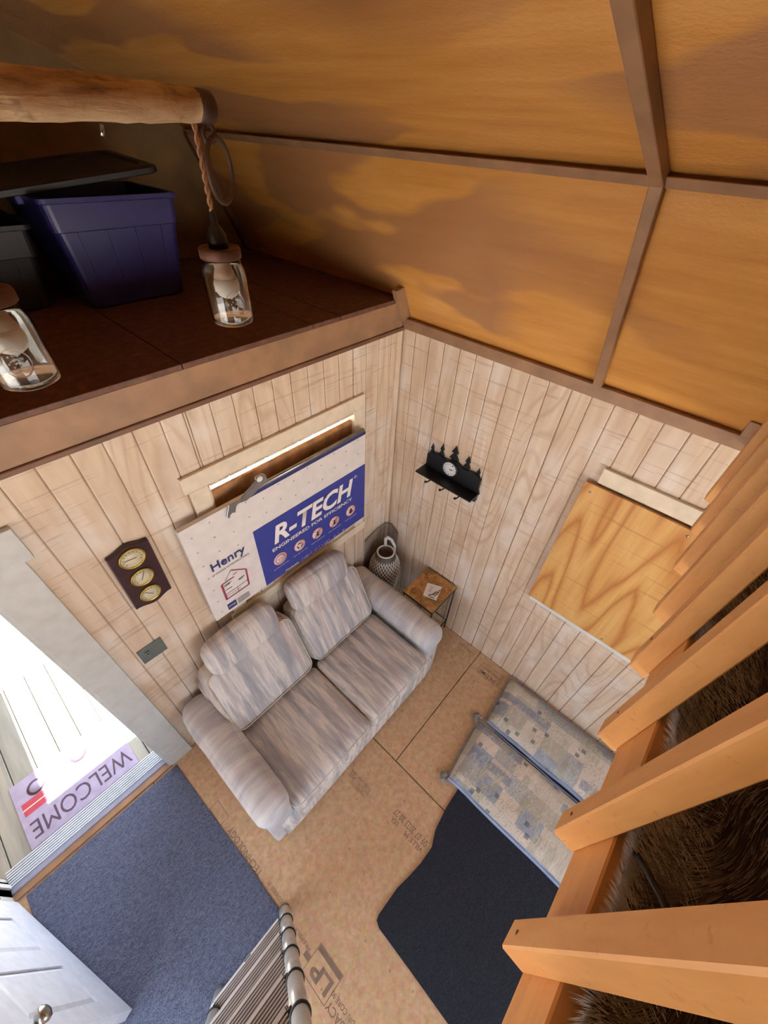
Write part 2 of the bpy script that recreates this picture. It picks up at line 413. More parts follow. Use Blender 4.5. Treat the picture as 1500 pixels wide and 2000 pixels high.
for f in (lambda p: p, mir):
    A = [f(p) for p in sho]; B = [f(p) for p in shx]
    for i in (0, 1):
        ceil.add([(A[i].x, YR-.1, A[i].y), (A[i+1].x, YR-.1, A[i+1].y), (B[i+1].x, YR-.1, B[i+1].y), (B[i].x, YR-.1, B[i].y),
                  (A[i].x, YG+.1, A[i].y), (A[i+1].x, YG+.1, A[i+1].y), (B[i+1].x, YG+.1, B[i+1].y), (B[i].x, YG+.1, B[i].y)],
                 [(0,1,2,3),(7,6,5,4),(0,4,5,1),(1,5,6,2),(2,6,7,3),(3,7,4,0)])
ceiling = struct(ceil.build('ceiling', M_brown_d))
RAFT = [-1.148, -2.298, -3.448]
bays = [YR, -3.448, -2.298, -1.148, YG]
for f in (lambda p: p, mir):
    A = [f(p) for p in shp]; B = [f(p) for p in sho]; P = [f(p) for p in prof]
    for i in (0, 1):
        for y0, y1 in zip(bays[:-1], bays[1:]):
            slope_box('roof_panel', A[i], A[i+1], B[i], B[i+1], y0+.001, y1-.001, M_roof, ceiling)
        for yc in RAFT:
            e = P[i+1]; e2 = A[i+1]
            slope_box('rafter', P[i], e, A[i], e2, yc-.019, yc+.019, M_brown, ceiling, .002)
        if i == 0: slope_box('rafter', P[i], P[i+1], A[i], A[i+1], YG-.045, YG-.005, M_brown_d, ceiling, .002)
    # blocking along the knee and along the ridge, between rafters
    kb = f(shp[1])
    s = 1 if f(Vector((0, 0))).x == 0 else -1
    for y0, y1 in [(YR, -3.467), (-3.429, -2.317), (-2.279, -1.167), (-1.129, YG-.045)]:
        c0 = f(prof[1]+Vector((.016, -.004))); c1 = f(prof[1]+Vector((-.014, .022)))
        o0 = f(shp[1]+Vector((.010, -.024))); o1 = f(shp[1]+Vector((-.024, -.004)))
        slope_box('knee_blocking', c0, c1, o0, o1, y0, y1, M_brown, ceiling, .002)
    # plate on top of the side wall
    px0, px1 = sorted((f(Vector((-.022, 0))).x, f(Vector((.10, 0))).x))
    MB().box((px0, YR, HW), (px1, .02, 2.497)).build('top_plate', M_brown, ceiling, .002)
# short rafter tail at the end of the loft fascia
d = (prof[1]-prof[0]).normalized()
slope_box('rafter', prof[0]-Vector((.03,0)), prof[0]-Vector((.03,0))+d*.185, shp[0]+d*.06, shp[0]+d*.24, -.052, -.014, M_brown, ceiling, .002)
# gable end wall above the porch and rear gable
for nm, y0, y1 in (('wall_gable_front', YG, YG+.06), ('wall_gable_rear', YR-.06, YR)):
    poly = [(p.x, y0, p.y) for p in sho] + [(p.x, y0, p.y) for p in [mir(q) for q in sho][::-1][1:]]
    poly = [(poly[0][0], y0, 2.38)] + poly + [(poly[-1][0], y0, 2.38)]
    b = MB().prism(poly, (0, 0, 0), (0, y1-y0, 0)); struct(b.build(nm, M_gable, weld=True))

# front loft over the porch: joists hidden, fascia, deck sheets
loft = struct(box('loft_front', (XL, .02, 2.45), (.06, YG, 2.588), M_brown_d))
xs = [XL, -2.55, -1.33, -.69, -.515, .045]
for x0, x1 in zip(xs[:-1], xs[1:]):
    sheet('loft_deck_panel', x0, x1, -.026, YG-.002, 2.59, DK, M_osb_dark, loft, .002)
MB().box((XL, -.022, 2.452), (-.03, .02, 2.589)).build('loft_fascia', M_brown, loft, .002)
MB().box((XL, -.030, 2.430), (-.012, .0, 2.452)).build('ledger_trim', M_brown_d, loft, .003)
# white corner trim on the front wall
struct(box('trim_1', (-.052, -.016, 0), (-.012, 0, 2.43), M_sidA, bevel=.002))

# door trim, jamb, threshold
d1 = thing('door_1', (-2.69, .02, 0), kind='structure')
MB().box((-2.220, -.022, .0), (-2.076, 0, 2.105)).build('door_casing', M_dtrim, d1, .002)
MB().box((-3.31, -.022, .0), (-3.166, 0, 2.105)).build('door_casing', M_dtrim, d1, .002)
MB().box((-3.34, -.026, 2.105), (-2.046, 0, 2.256)).build('head_casing', M_dtrim, d1, .002)
for s, xx in ((1, -2.235), (-1, -3.15)):
    MB().box((min(xx, xx+s*.018), -.018, .0), (max(xx, xx+s*.018), .12, DZ)).build('door_jamb', M_dtrim, d1, .001)
    MB().box((min(xx-s*.012, xx), .05, .02), (max(xx-s*.012, xx), .075, DZ)).build('door_stop', M_white, d1, .001)
MB().box((DX0, -.018, DZ-.001), (DX1, .12, DZ+.018)).build('door_jamb', M_dtrim, d1, .001)
MB().box((DX0+.0, .02, .0), (DX1-.0, .155, .018)).build('threshold', plain('threshold_grey', (150, 154, 176), .4, .05), d1, .003)
M_ridge = plain('bright_threshold_ridge', (232, 244, 248), .35, .03)
for k in range(7):
    yy = .058+k*.0145
    MB().box((DX0+.004, yy, .016), (DX1-.004, yy+.007, .0235)).build('threshold_ridge', M_ridge, d1, .0015)
MB().box((DX0-.05, -.022, .0), (DX1+.01, .022, .012)).build('threshold_strip', M_brown, d1, .002)

# open door leaf (swings into the room)
H0 = Vector((-3.135, -.036, 0)); T0 = Vector((-2.880, -.894, 0)); ln = (T0-H0).length
u = (T0-H0).normalized(); nn = Vector((-u.y, u.x, 0))
LM = Matrix(((u.x, nn.x, 0, H0.x), (u.y, nn.y, 0, H0.y), (0, 0, 1, 0), (0, 0, 0, 1)))   # local: s, n (+ = room side), z
leaf = thing('door_leaf', (-3.135, -.036, .02), 'white six-panel door leaf standing open beside the blue-grey carpet', 'door')
L = ln
def lbox(lo, hi): return MB().box(lo, hi, M=LM)
rows = [(.24, .82), (1.0, 1.58), (1.68, 1.88)]; colsL = [(.155, .415), (.535, .795)]
lbox((0, -.044, .02), (L, -.009, 2.02)).build('door_slab', M_doorw, leaf, .002)
fr = MB()
xsL = [0, .155, .415, .535, .795, L]
for a, b in ((0, .155), (.415, .535), (.795, L)): fr.box((a, -.009, .02), (b, 0, 2.02), M=LM)
zz = [.02, .24, .82, 1.0, 1.58, 1.68, 1.88, 2.02]
for a, b in colsL:
    for z0, z1 in zip(zz[0::2], zz[1::2]): fr.box((a, -.009, z0), (b, 0, z1), M=LM)
fr.build('door_face', M_doorw, leaf)
for a, b in colsL:
    for z0, z1 in rows:
        i = .03
        o_ = [(a+.004, z0+.004), (b-.004, z0+.004), (b-.004, z1-.004), (a+.004, z1-.004)]; n_ = [(a+i, z0+i), (b-i, z0+i), (b-i, z1-i), (a+i, z1-i)]
        mb = MB(); vs = [(s, -.009, z) for s, z in o_]+[(s, -.001, z) for s, z in n_]
        mb.add(vs, [(4,5,6,7)]+[(k, (k+1)%4, 4+(k+1)%4, 4+k) for k in range(4)], M=LM)
        mb.build('door_panel', M_doorw, leaf)
hb = MB(); RX = Matrix.Rotation(math.radians(-90), 4, 'X')
def lrod(prof_, s, z): return MB().lathe(prof_, (0, 0, 0), 20, M=LM @ Matrix.Translation((s, 0, z)) @ RX)
lrod([(.031, 0), (.031, .006), (.012, .012), (.012, .035), (.022, .042), (.030, .055), (.028, .07), (.014, .078), (0, .08)], .87, .93).build('door_knob', M_nickel, leaf)
lrod([(.028, 0), (.028, .010), (.022, .014), (0, .015)], .87, 1.10).build('deadbolt', M_nickel, leaf)
for z in (.2, 1.0, 1.8):
    MB().tube([LM @ Vector((.0, .006, z)), LM @ Vector((.0, .006, z+.09))], .006).build('hinge', M_nickel, leaf)

# front window behind the foam board
w1 = thing('window_1', (-.89, 0, 1.1), kind='structure')
MB().box((-1.488, -.020, 2.049), (-.332, 0, 2.136)).build('window_head_casing', M_cream, w1, .002)
MB().box((-1.466, -.018, 1.06), (-1.378, 0, 2.049)).build('window_side_casing', M_cream, w1, .002)
MB().box((-.418, -.018, 1.06), (-.332, 0, 2.049)).build('window_side_casing', M_cream, w1, .002)
MB().box((-1.488, -.022, .985), (-.318, 0, 1.06)).build('window_sill_casing', M_cream, w1, .002)
MB().box((WX0, .012, 1.10), (WX1, .03, 1.976)).build('window_shutter_board', plain('weathered_board', (188, 138, 90), .7, .25, 12), w1, .001)
for a, b in ((WX0, WX0+.01), (WX1-.01, WX1)):
    MB().box((a, -.002, 1.10), (b, .10, WZ1)).build('window_reveal', M_cream, w1)
MB().box((WX0, .06, 1.10), (WX1, .066, WZ1)).build('window_pane', NT('window_glass').done((255, 250, 240), .05, Transmission_Weight=1.0, IOR=1.1), w1)

# side window boarded with plywood
w2 = thing('window_2', (0, -1.75, 1.04), kind='structure')
MB().box((-.02, -2.6, 2.046), (0, -1.335, 2.134)).build('window_head_casing', M_cream, w2, .002)
MB().box((-.022, -2.6, 1.0), (0, -1.30, 1.048)).build('window_sill_casing', M_white, w2, .002)
pl = MB().box((-.036, -2.55, 1.046), (-.020, -1.288, 2.036)).build('window_shutter_board', M_ply, w2, .001)
for y, z in ((-1.33, 1.99), (-1.33, 1.09), (-1.78, 2.0), (-1.78, 1.07)):
    MB().lathe([(.006, 0), (.006, .002), (0, .003)], (0, 0, 0), 8, M=Matrix.Translation((-.036, y, z)) @ Matrix.Rotation(math.radians(-90), 4, 'Y')).build('screw', M_chrome, pl)

# ------------------------------------------------------------------ outside: porch and gravel
porch = struct(box('porch_floor', (XL-.1, .16, -.20), (.1, YG+.04, -.075), M_brown_d))
def deckmat():
    n = NT('porch_deck_wood'); g = n.noise(n.map((18, 1.4, 18)), 1.0, 4, .6)
    c = n.ramp(g, [(.3, (140, 142, 134)), (.7, (178, 178, 166))]); return n.done(c, .8)
MD = deckmat(); xd = -3.70
while xd < .05:
    MB().box((xd+.003, .158, -.075), (xd+.137, YG+.035, -.045)).build('deck_board', MD, porch, .003); xd += .14
MB().box((XL-.1, YG+.04, -.22), (.1, YG+.075, -.05)).build('deck_rim_board', plain('blue_grey_rim', (150, 172, 190), .7, .15), porch, .003)
def gravelmat():
    n = NT('white_gravel'); v = n.voro(n.map(), 22); c = n.ramp(v, [(.1, (236, 232, 226)), (.5, (200, 196, 190)), (.8, (120, 112, 104))])
    n.bump(v, .6, .02); return n.done(c, .9)
struct(box('ground', (-30, -30, -.9), (30, 30, -.35), gravelmat()))
# porch front: unseen corner panel added to shade the left of the deck, and post
struct(box('porch_shade_panel', (XL-.1, YG+.0, -.05), (-2.875, YG+.05, 2.40), M_sidA, bevel=.002))
MB().box((-.10, YG-.05, -.045), (-.005, YG+.035, 2.44)).build('porch_post', M_white, porch, .003)
struct(box('porch_shade_wall_left', (XL-.1, .10, -.05), (XL, YG, 2.45), M_sidB)); struct(box('porch_shade_wall_right', (.0, .10, -.05), (.1, YG-.06, 2.45), M_sidB))  # unseen side walls, added to cut the ambient light on the porch
# welcome mat
mat_t = thing('welcome_mat', (-2.70, .42, -.045), 'lavender welcome mat with a red truck lying outside the doorway', 'mat')
M_mat = plain('mat_lavender', (176, 168, 196), .8, .06); M_matink = plain('mat_ink', (92, 74, 92), .8)
MB().box((-3.03, .185, -.045), (-2.375, .655, -.037)).build('mat_body', M_mat, mat_t, .003)
zm = -.0365
text('mat_letters', 'WELCOME', (-2.395, .345, zm), (-.60, 0, 0), (0, -.115, 0), M_matink, mat_t, .0)
M_truck = plain('mat_red', (196, 78, 92), .8, .08)
tr = MB()
for lo, hi in [((-3.0, .40), (-2.86, .49)), ((-2.86, .40), (-2.70, .56)), ((-2.70, .40), (-2.56, .48))]:
    tr.box((lo[0], lo[1], zm-.0006), (hi[0], hi[1], zm))
tr.build('mat_truck', M_truck, mat_t)
for cx in (-2.90, -2.64):
    ring = MB(); ring.lathe([(.052, 0), (.052, .0008), (0, .0009)], (cx, .545-.03*0, zm-.0002), 24); ring.build('mat_wheel', M_matink, mat_t)
    ring = MB(); ring.lathe([(.036, 0), (.036, .0014), (0, .0015)], (cx, .545, zm-.0002), 24); ring.build('mat_wheel', M_mat, mat_t)
MB().box((-3.0, .44, zm-.0002), (-2.56, .447, zm+.0006)).build('mat_stripe', M_printw, mat_t)

# ------------------------------------------------------------------ loveseat
def rbox(half, r, bulge=0.0, N=10, flat=()):
    """rounded, slightly stuffed box; returns verts, faces about the origin"""
    hx, hy, hz = half; vs = []; fs = []
    ts = [math.sin(math.pi/2*(-1+2*i/N)) for i in range(N+1)]
    for ax in range(3):
        for sg in (-1, 1):
            b = len(vs)
            for i in range(N+1):
                for j in range(N+1):
                    p = [0, 0, 0]; p[ax] = sg; p[(ax+1) % 3] = ts[i]; p[(ax+2) % 3] = ts[j]
                    q = Vector((p[0]*hx, p[1]*hy, p[2]*hz))
                    inn = Vector((max(-(hx-r), min(hx-r, q.x)), max(-(hy-r), min(hy-r, q.y)), max(-(hz-r), min(hz-r, q.z))))
                    dd = q-inn
                    if dd.length > 1e-9: q = inn+dd.normalized()*r
                    k = bulge*(1-ts[i]**2)*(1-ts[j]**2)
                    q[ax] += sg*k
                    vs.append(q)
            for i in range(N):
                for j in range(N):
                    a = b+i*(N+1)+j; f = (a, a+N+1, a+N+2, a+1)
                    fs.append(f if sg > 0 else f[::-1])
    return vs, fs
def cushion(name, c, half, r, bulge, mat, parent, rotx=0, rotz=0, N=10, wob=0.0, seed=0):
    vs, fs = rbox(half, r, bulge, N)
    Mx = Matrix.Translation(Vector(c)) @ Matrix.Rotation(rotz, 4, 'Z') @ Matrix.Rotation(rotx, 4, 'X')
    if wob:
        vs = [v + noise.noise_vector(v*7+Vector((seed, seed*2, 0)))*wob for v in vs]
    b = MB(); b.add(vs, fs, True, M=Mx)
    return b.build(name, mat, parent, weld=True)
def edge_loop(half, r, zf_, Mx, front_only=False):
    """rounded rectangle path in the cushion's x-y plane at local z"""
    hx, hy = half; pts = []
    for cx, cy, a0 in ((hx-r, hy-r, 0), (-hx+r, hy-r, 90), (-hx+r, -hy+r, 180), (hx-r, -hy+r, 270)):
        for k in range(5):
            a = math.radians(a0+90*k/4); pts.append(Mx @ Vector((cx+r*math.cos(a), cy+r*math.sin(a), zf_)))
    return pts
sofa = thing('loveseat', (-1.17, -.48, 0), 'striped grey and mauve two-seat sofa with headrests under the foam board', 'sofa')
cushion('sofa_base', (-1.185, -.50, .165), (.745, .435, .135), .03, .0, M_fabx, sofa, N=6)
cushion('back_frame', (-1.19, -.085, .40), (.655, .065, .33), .04, .0, M_fabx, sofa, N=6)
for x0, x1, sd_ in ((-.578, -1.180, 1), (-1.192, -1.825, 2)):
    cx = (x0+x1)/2; hx = (x0-x1)/2
    sc = cushion('seat_cushion', (cx, -.655, .372), (hx-.004, .292, .085), .035, .014, M_fabx, sofa, wob=.004, seed=sd_)
    Mx = Matrix.Translation((cx, -.655, .372))
    MB().tube(edge_loop((hx-.006, .291), .04, .064, Mx), .0055, 6, closed=True).build('cushion_piping', M_piping, sc)
    MB().tube(edge_loop((hx-.006, .291), .04, -.064, Mx), .0055, 6, closed=True).build('cushion_piping', M_piping, sc)
    rx = math.radians(-27)
    Bx = Matrix.Translation((cx, -.205, .655)) @ Matrix.Rotation(rx, 4, 'X')
    bc = cushion('back_cushion', (cx, -.205, .655), (hx-.004, .095, .245), .05, .016, M_fabx, sofa, rotx=rx, wob=.005, seed=sd_+4)
    # piping around the front face of the back cushion
    P = Bx @ Matrix.Rotation(math.radians(90), 4, 'X')
    MB().tube(edge_loop((hx-.012, .238), .06, .083, P), .005, 6, closed=True).build('cushion_piping', M_piping, bc)
for cx, hx, sd_, rz in ((-.905, .238, 8, -.03), (-1.515, .232, 9, .0)):
    cushion('headrest', (cx, -.135, .985), (hx, .062, .118), .055, .012, M_fabx, sofa, rotx=math.radians(-20), rotz=rz, wob=.006, seed=sd_)
for xa, sg in ((-.462, 1), (-1.905, -1)):
    arm = cushion('arm', (xa, -.475, .27), (.085, .435, .26), .03, .0, M_faby, sofa, N=8, wob=.004, seed=3+sg)
    cushion('arm_pad', (xa+.004*sg, -.475, .525), (.103, .452, .088), .075, .010, M_faby, sofa, N=12, wob=.009, seed=5+sg)
# ------------------------------------------------------------------ foam board and bracket
foam = thing('foam_board', (-.98, -.05, 1.177), 'white foam insulation board with blue printed panel standing before the front window', 'foam board')
FY = -.066
fb = MB().box((-1.592, FY, 1.177), (-.372, FY+.028, 1.918)).build('board', M_foam, foam, .001)
yp = FY-.0006
def fbox(name, x0, x1, z0, z1, mat, lift=0.0): return MB().box((x0, yp-lift-.0004, z0), (x1, yp-lift+.0006, z1)).build(name, mat, foam)
fbox('blue_panel', -1.246, -.3725, 1.1775, 1.667, M_blue)
fbox('edge_stripe', -1.24, -.3725, 1.896, 1.9175, M_navy)
yt = yp-.0036
def ft(body, x0, x1, z0, z1, mat, bold=0, shear=0, dz=0): text('print', body, (x0, yt, z0), (x1-x0, 0, dz), (0, 0, z1-z0), mat, foam, bold, shear)
ft('R-TECH', -1.137, -.488, 1.475, 1.615, M_printw, .032, .22)
ft('®', -.478, -.452, 1.598, 1.622, M_printw)
ft('ENGINEERED FOR EFFICIENCY', -1.158, -.498, 1.426, 1.453, M_printw, .018)
ft('Thickness', -1.101, -.994, 1.186, 1.203, M_printw, .01)
for body, x in (('1/2"', -.927), ('1"', -.841), ('1 1/2"', -.76), ('2"', -.672), ('3"', -.587)):
    wd = .010*len(body); ft(body, x-wd/2, x+wd/2, 1.188, 1.203, M_printw)
for x in (-.96, -.885, -.81, -.72, -.632):
    fbox('divider', x-.0008, x+.0008, 1.186, 1.206, M_pink, .0006)
def disc(x, z, r, mat, lift, name='icon_disc', n=28):
    MB().lathe([(r, 0), (r, .0005), (0, .0006)], (0, 0, 0), n, M=Matrix.Translation((x, yp-lift, z)) @ Matrix.Rotation(math.radians(90), 4, 'X')).build(name, mat, foam)
def poly2(name, pts, mat, lift=.0026):
    b = MB(); b.prism([(x, yp-lift, z) for x, z in pts], (0, 0, 0), (0, .0004, 0)); b.build(name, mat, foam, weld=True)
def seg(x0, z0, x1, z1, w_, mat, lift=.0026, name='print_line'):
    dx, dz = x1-x0, z1-z0; l = math.hypot(dx, dz); px, pz = -dz/l*w_/2, dx/l*w_/2
    poly2(name, [(x0+px, z0+pz), (x0-px, z0-pz), (x1-px, z1-pz), (x1+px, z1+pz)], mat, lift)
for k, x in enumerate((-1.117, -.964, -.816, -.666, -.511)):
    z = 1.332; R_ = .050 if k == 0 else .046
    disc(x, z, R_, M_red, .0008, 'icon_ring'); disc(x, z, R_-.003, M_pink, .0012)
    if k == 0:
        disc(x, z, .036, M_blue, .0019, 'icon_ring'); disc(x, z, .032, M_pink, .0026); ft('ES', x-.014, x+.014, z-.008, z+.009, M_grey)
    elif k == 1:
        for a in (90, 210, 330):
            c0 = (x+.022*math.cos(math.radians(a-38)), z+.022*math.sin(math.radians(a-38))); c1 = (x+.022*math.cos(math.radians(a+30)), z+.022*math.sin(math.radians(a+30)))
            seg(*c0, *c1, .009, M_ink)
            t = math.radians(a+45); poly2('print_arrow', [(c1[0]+.008*math.cos(t-1.2), c1[1]+.008*math.sin(t-1.2)), (c1[0]+.008*math.cos(t+1.9), c1[1]+.008*math.sin(t+1.9)), (c1[0]-.012*math.sin(t), c1[1]+.012*math.cos(t))], M_ink, .0030)
    elif k in (2, 3):
        for dz_, rr in ((.012, .006), (.0, .008), (-.015, .010)): disc(x, z+dz_, rr, M_ink, .0022, 'icon_bug')
        for s in (-1, 1):
            for dz_ in (.012, .0, -.014): seg(x, z+dz_, x+s*.026, z+dz_*2, .003, M_ink)
        seg(x-.032, z-.03, x+.032, z+.03, .003, M_red, .0036)
    else:
        pts = [(x, z+.028)] + [(x+.017*math.cos(math.radians(a)), z-.008+.017*math.sin(math.radians(a))) for a in range(20, -201, -20)]
        poly2('icon_drop', pts[::-1], M_ink); seg(x-.030, z+.03, x+.03, z-.03, .0025, M_red, .0036)
    ft(('ENVIRONMENTAL', '100% RECYCLABLE', 'INSECT RESISTANT', 'MOLD RESISTANT', 'MOISTURE RESIST')[k], x-.060, x+.058, z-.068, z-.060, M_printw)
ft('Henry', -1.515, -1.315, 1.548, 1.625, M_navy, .014)
ft('#1 CHOICE OF PROFESSIONALS', -1.524, -1.300, 1.530, 1.543, M_ink)
seg(-1.496, 1.432, -1.497, 1.296, .012, M_red); seg(-1.342, 1.432, -1.350, 1.299, .010, M_red); seg(-1.497, 1.297, -1.350, 1.299, .006, M_red)
seg(-1.424, 1.499, -1.340, 1.434, .006, M_red); seg(-1.472, 1.446, -1.424, 1.499, .002, M_ink); seg(-1.496, 1.433, -1.418, 1.437, .006, M_red)
seg(-1.49, 1.34, -1.352, 1.342, .002, M_ink); seg(-1.49, 1.322, -1.40, 1.322, .0015, M_ink); seg(-1.418, 1.34, -1.418, 1.30, .003, M_red)
for x0, x1, z in ((-1.485, -1.44, 1.415), (-1.485, -1.45, 1.407), (-1.485, -1.445, 1.372), (-1.40, -1.36, 1.395), (-1.40, -1.37, 1.386), (-1.42, -1.395, 1.455)):
    seg(x0, z, x1, z, .004, M_grey)
fbox('print_box', -1.507, -1.451, 1.199, 1.251, M_navy, .0008)
ft('energy', -1.501, -1.457, 1.218, 1.236, M_printw)
for k in range(5): seg(-1.442, 1.243-k*.010, -1.365+.004*(k % 2), 1.243-k*.010, .0035, M_grey)
for i in range(13):
    for j in range(8):
        x = -1.545+.1005*i; z = 1.868-.104*j+(.035 if i % 2 else 0)-.02
        if x > -.39 or z > 1.885 or z < 1.19: continue
        if x > -1.27 and z < 1.69: continue
        if -1.53 < x < -1.29 and 1.19 < z < 1.64: continue
        seg(x-.006, z, x+.006, z, .0018, M_grey, .0008, 'print_cross'); seg(x, z-.006, x, z+.006, .0018, M_grey, .0009, 'print_cross')

br = thing('window_stay_bar', (-.95, -.06, 1.92), 'galvanised steel bar with bracket clipped along top of the foam board', 'bar')
MB().tube([(-1.225, -.060, 1.930), (-.385, -.060, 1.932)], .011, 10).build('bar', M_chrome, br)
MB().prism([(-1.175, -.072, 1.925), (-1.10, -.072, 1.945), (-1.105, -.072, 1.985), (-1.125, -.072, 2.0), (-1.165, -.072, 2.0)], (0, 0, 0), (0, .012, 0)).build('bracket_plate', M_chrome, br, .002)
MB().prism([(-1.15, -.074, 1.995), (-1.10, -.074, 1.96), (-1.18, -.074, 1.915), (-1.235, -.074, 1.895), (-1.285, -.074, 1.905), (-1.255, -.074, 1.935)], (0, 0, 0), (0, .005, 0)).build('bracket_arm', M_chrome, br, .0015)
MB().prism([(-1.255, -.078, 1.928), (-1.335, -.078, 1.930), (-1.362, -.078, 1.862), (-1.352, -.078, 1.858), (-1.33, -.078, 1.874), (-1.312, -.078, 1.866), (-1.30, -.078, 1.90)], (0, 0, 0), (0, .004, 0)).build('clip_blade', M_chrome, br, .0012)
MB().lathe([(.017, 0), (.017, .004), (.010, .008), (0, .009)], (0, 0, 0), 16, M=Matrix.Translation((-1.145, -.074, 1.985)) @ Matrix.Rotation(math.radians(90), 4, 'X')).build('screw', M_printw, br)

# ------------------------------------------------------------------ weather station
ws = thing('weather_station', (-1.79, -.014, 1.555), 'dark wood weather station plaque with three brass-ringed dials', 'barometer')
pq = []
def ogee(x0, x1, z, s):   # scalloped end
    out = []
    for k in range(13):
        t = k/12; x = x0+(x1-x0)*t; w_ = abs(2*t-1)
        out.append((x, z+s*(.022*(0.5+0.5*math.cos(math.pi*min(1, w_*1.15))) if w_ < .87 else .0)))
    return out
top = ogee(-1.874, -1.700, 1.932, 1); bot = ogee(-1.708, -1.882, 1.575, -1)
pts = [(x, -.001, z) for x, z in top+bot]
MB().prism(pts, (0, 0, 0), (0, -.022, 0)).build('plaque', M_cherry, ws, .003, weld=True)
RY = Matrix.Rotation(math.radians(90), 4, 'X')
for (cx, cz, R_, kind) in ((-1.789, 1.880, .054, 0), (-1.792, 1.752, .049, 1), (-1.797, 1.634, .047, 2)):
    T_ = Matrix.Translation((cx, -.0225, cz)) @ RY
    dl = MB().lathe([(R_-.007, 0), (R_-.007, .006), (0, .0062)], (0, 0, 0), 32, M=T_).build('dial', M_dial, ws)
    MB().lathe([(R_-.007, .002), (R_-.005, .012), (R_, .010), (R_+.001, .0), (R_-.007, .002)], (0, 0, 0), 36, M=T_).build('dial_ring', M_brass, ws)
    tk = MB()
    for k in range(11):
        a = math.radians(-30+24*k); c, s = math.cos(a), math.sin(a)
        r0, r1 = R_*.62, R_*.74
        p = [(cx+c*r0-s*.0012, -.0292, cz+s*r0+c*.0012), (cx+c*r0+s*.0012, -.0292, cz+s*r0-c*.0012), (cx+c*r1+s*.0012, -.0292, cz+s*r1-c*.0012), (cx+c*r1-s*.0012, -.0292, cz+s*r1+c*.0012)]
        tk.prism(p, (0, 0, 0), (0, -.0003, 0))
    tk.build('dial_marks', M_ink, dl)
    a = math.radians((170, 60, 130)[kind]); c, s = math.cos(a), math.sin(a)
    MB().tube([(cx-c*R_*.3, -.0305, cz-s*R_*.3), (cx+c*R_*.62, -.0305, cz+s*R_*.62)], .0011, 5).build('hand', M_ink, dl)

# light switch
swt = thing('light_switch', (-1.925, -.003, 1.15), 'grey double switch plate on the wall beside the door casing', 'switch')
MB().box((-1.988, -.006, 1.152), (-1.862, 0, 1.276)).build('plate', M_switch, swt, .002)
MB().box((-1.962, -.012, 1.186), (-1.938, -.005, 1.240)).build('rocker', M_switch, swt, .001)
MB().box((-1.954, -.02, 1.208), (-1.946, -.010, 1.226)).build('toggle', M_nickel, swt, .001)

# ------------------------------------------------------------------ clock shelf with pine trees
cs = thing('clock_shelf', (-.05, -.52, 1.54), 'black wall shelf with pine tree cut-outs, round clock and hooks', 'shelf')
def pine(y, z0, z1, w_, x, skew=0):
    pts = []; n = 5; h = z1-z0
    lft = []; rgt = []
    for k in range(n):
        zt = z1-h*k/n; zb = z1-h*(k+1)/n; wt = w_*(k*.62+.25)/n; wb = w_*(k*.8+1.75)/n
        rgt += [(y-wt*.6, zt), (y-wb, zb+.004)]; lft += [(y+wt*.6, zt), (y+wb, zb+.004)]
    ring_ = [(y, z1+.008)]+rgt+lft[::-1]
    return MB().prism([(x, a, b) for a, b in ring_], (0, 0, 0), (-.010, 0, 0))
for y, z1, w_ in ((-.343, 1.785, .036), (-.418, 1.818, .042), (-.515, 1.848, .070), (-.616, 1.824, .052), (-.702, 1.776, .040)):
    pine(y, 1.612, z1, w_, -.006).build('pine_tree', M_black, cs, weld=True)
hill = [(-.315, 1.60)]+[(-.315-.42*t/20, 1.715+.026*math.sin(math.pi*t/20)-.010*math.cos(t*.9)) for t in range(21)]+[(-.735, 1.60)]
MB().prism([(-.008, a, b) for a, b in hill], (0, 0, 0), (-.014, 0, 0)).build('backplate', M_black, cs, weld=True)
MB().box((-.118, -.745, 1.588), (0, -.300, 1.602)).build('shelf_board', M_black, cs, .002)
MB().box((-.03, -.735, 1.53), (0, -.310, 1.588)).build('hook_rail', M_black, cs, .002)
for y in (-.40, -.52, -.64):
    MB().tube([(-.028, y, 1.556), (-.085, y, 1.548), (-.118, y, 1.556), (-.128, y, 1.566)], [.006, .005, .005, .009], 8).build('hook', M_black, cs)
RYn = Matrix.Rotation(math.radians(-90), 4, 'Y')
TC = Matrix.Translation((-.0222, -.510, 1.682)) @ RYn
ck = MB().lathe([(.054, 0), (.054, .010), (.050, .012), (0, .0122)], (0, 0, 0), 32, M=TC).build('clock_face', plain('clock_white', (226, 226, 226), .35, .03), cs)
MB().lathe([(.054, 0), (.062, .0), (.062, .012), (.056, .016), (.053, .012)], (0, 0, 0), 36, M=TC).build('clock_rim', M_black, cs)
for k in range(12):
    a = math.radians(30*k); yy, zz_ = -.510-.040*math.sin(a), 1.682+.040*math.cos(a)
    text('clock_numeral', str(k or 12), (-.0350, yy+.005, zz_-.005), (0, -.010, 0), (0, 0, .010), M_ink, cs)
for a, l_ in ((100, .020), (80, .030)):
    t = math.radians(a); MB().tube([(-.0362, -.510, 1.682), (-.0362, -.510-l_*math.sin(t), 1.682+l_*math.cos(t))], .0014, 5).build('clock_hand', M_ink, cs)

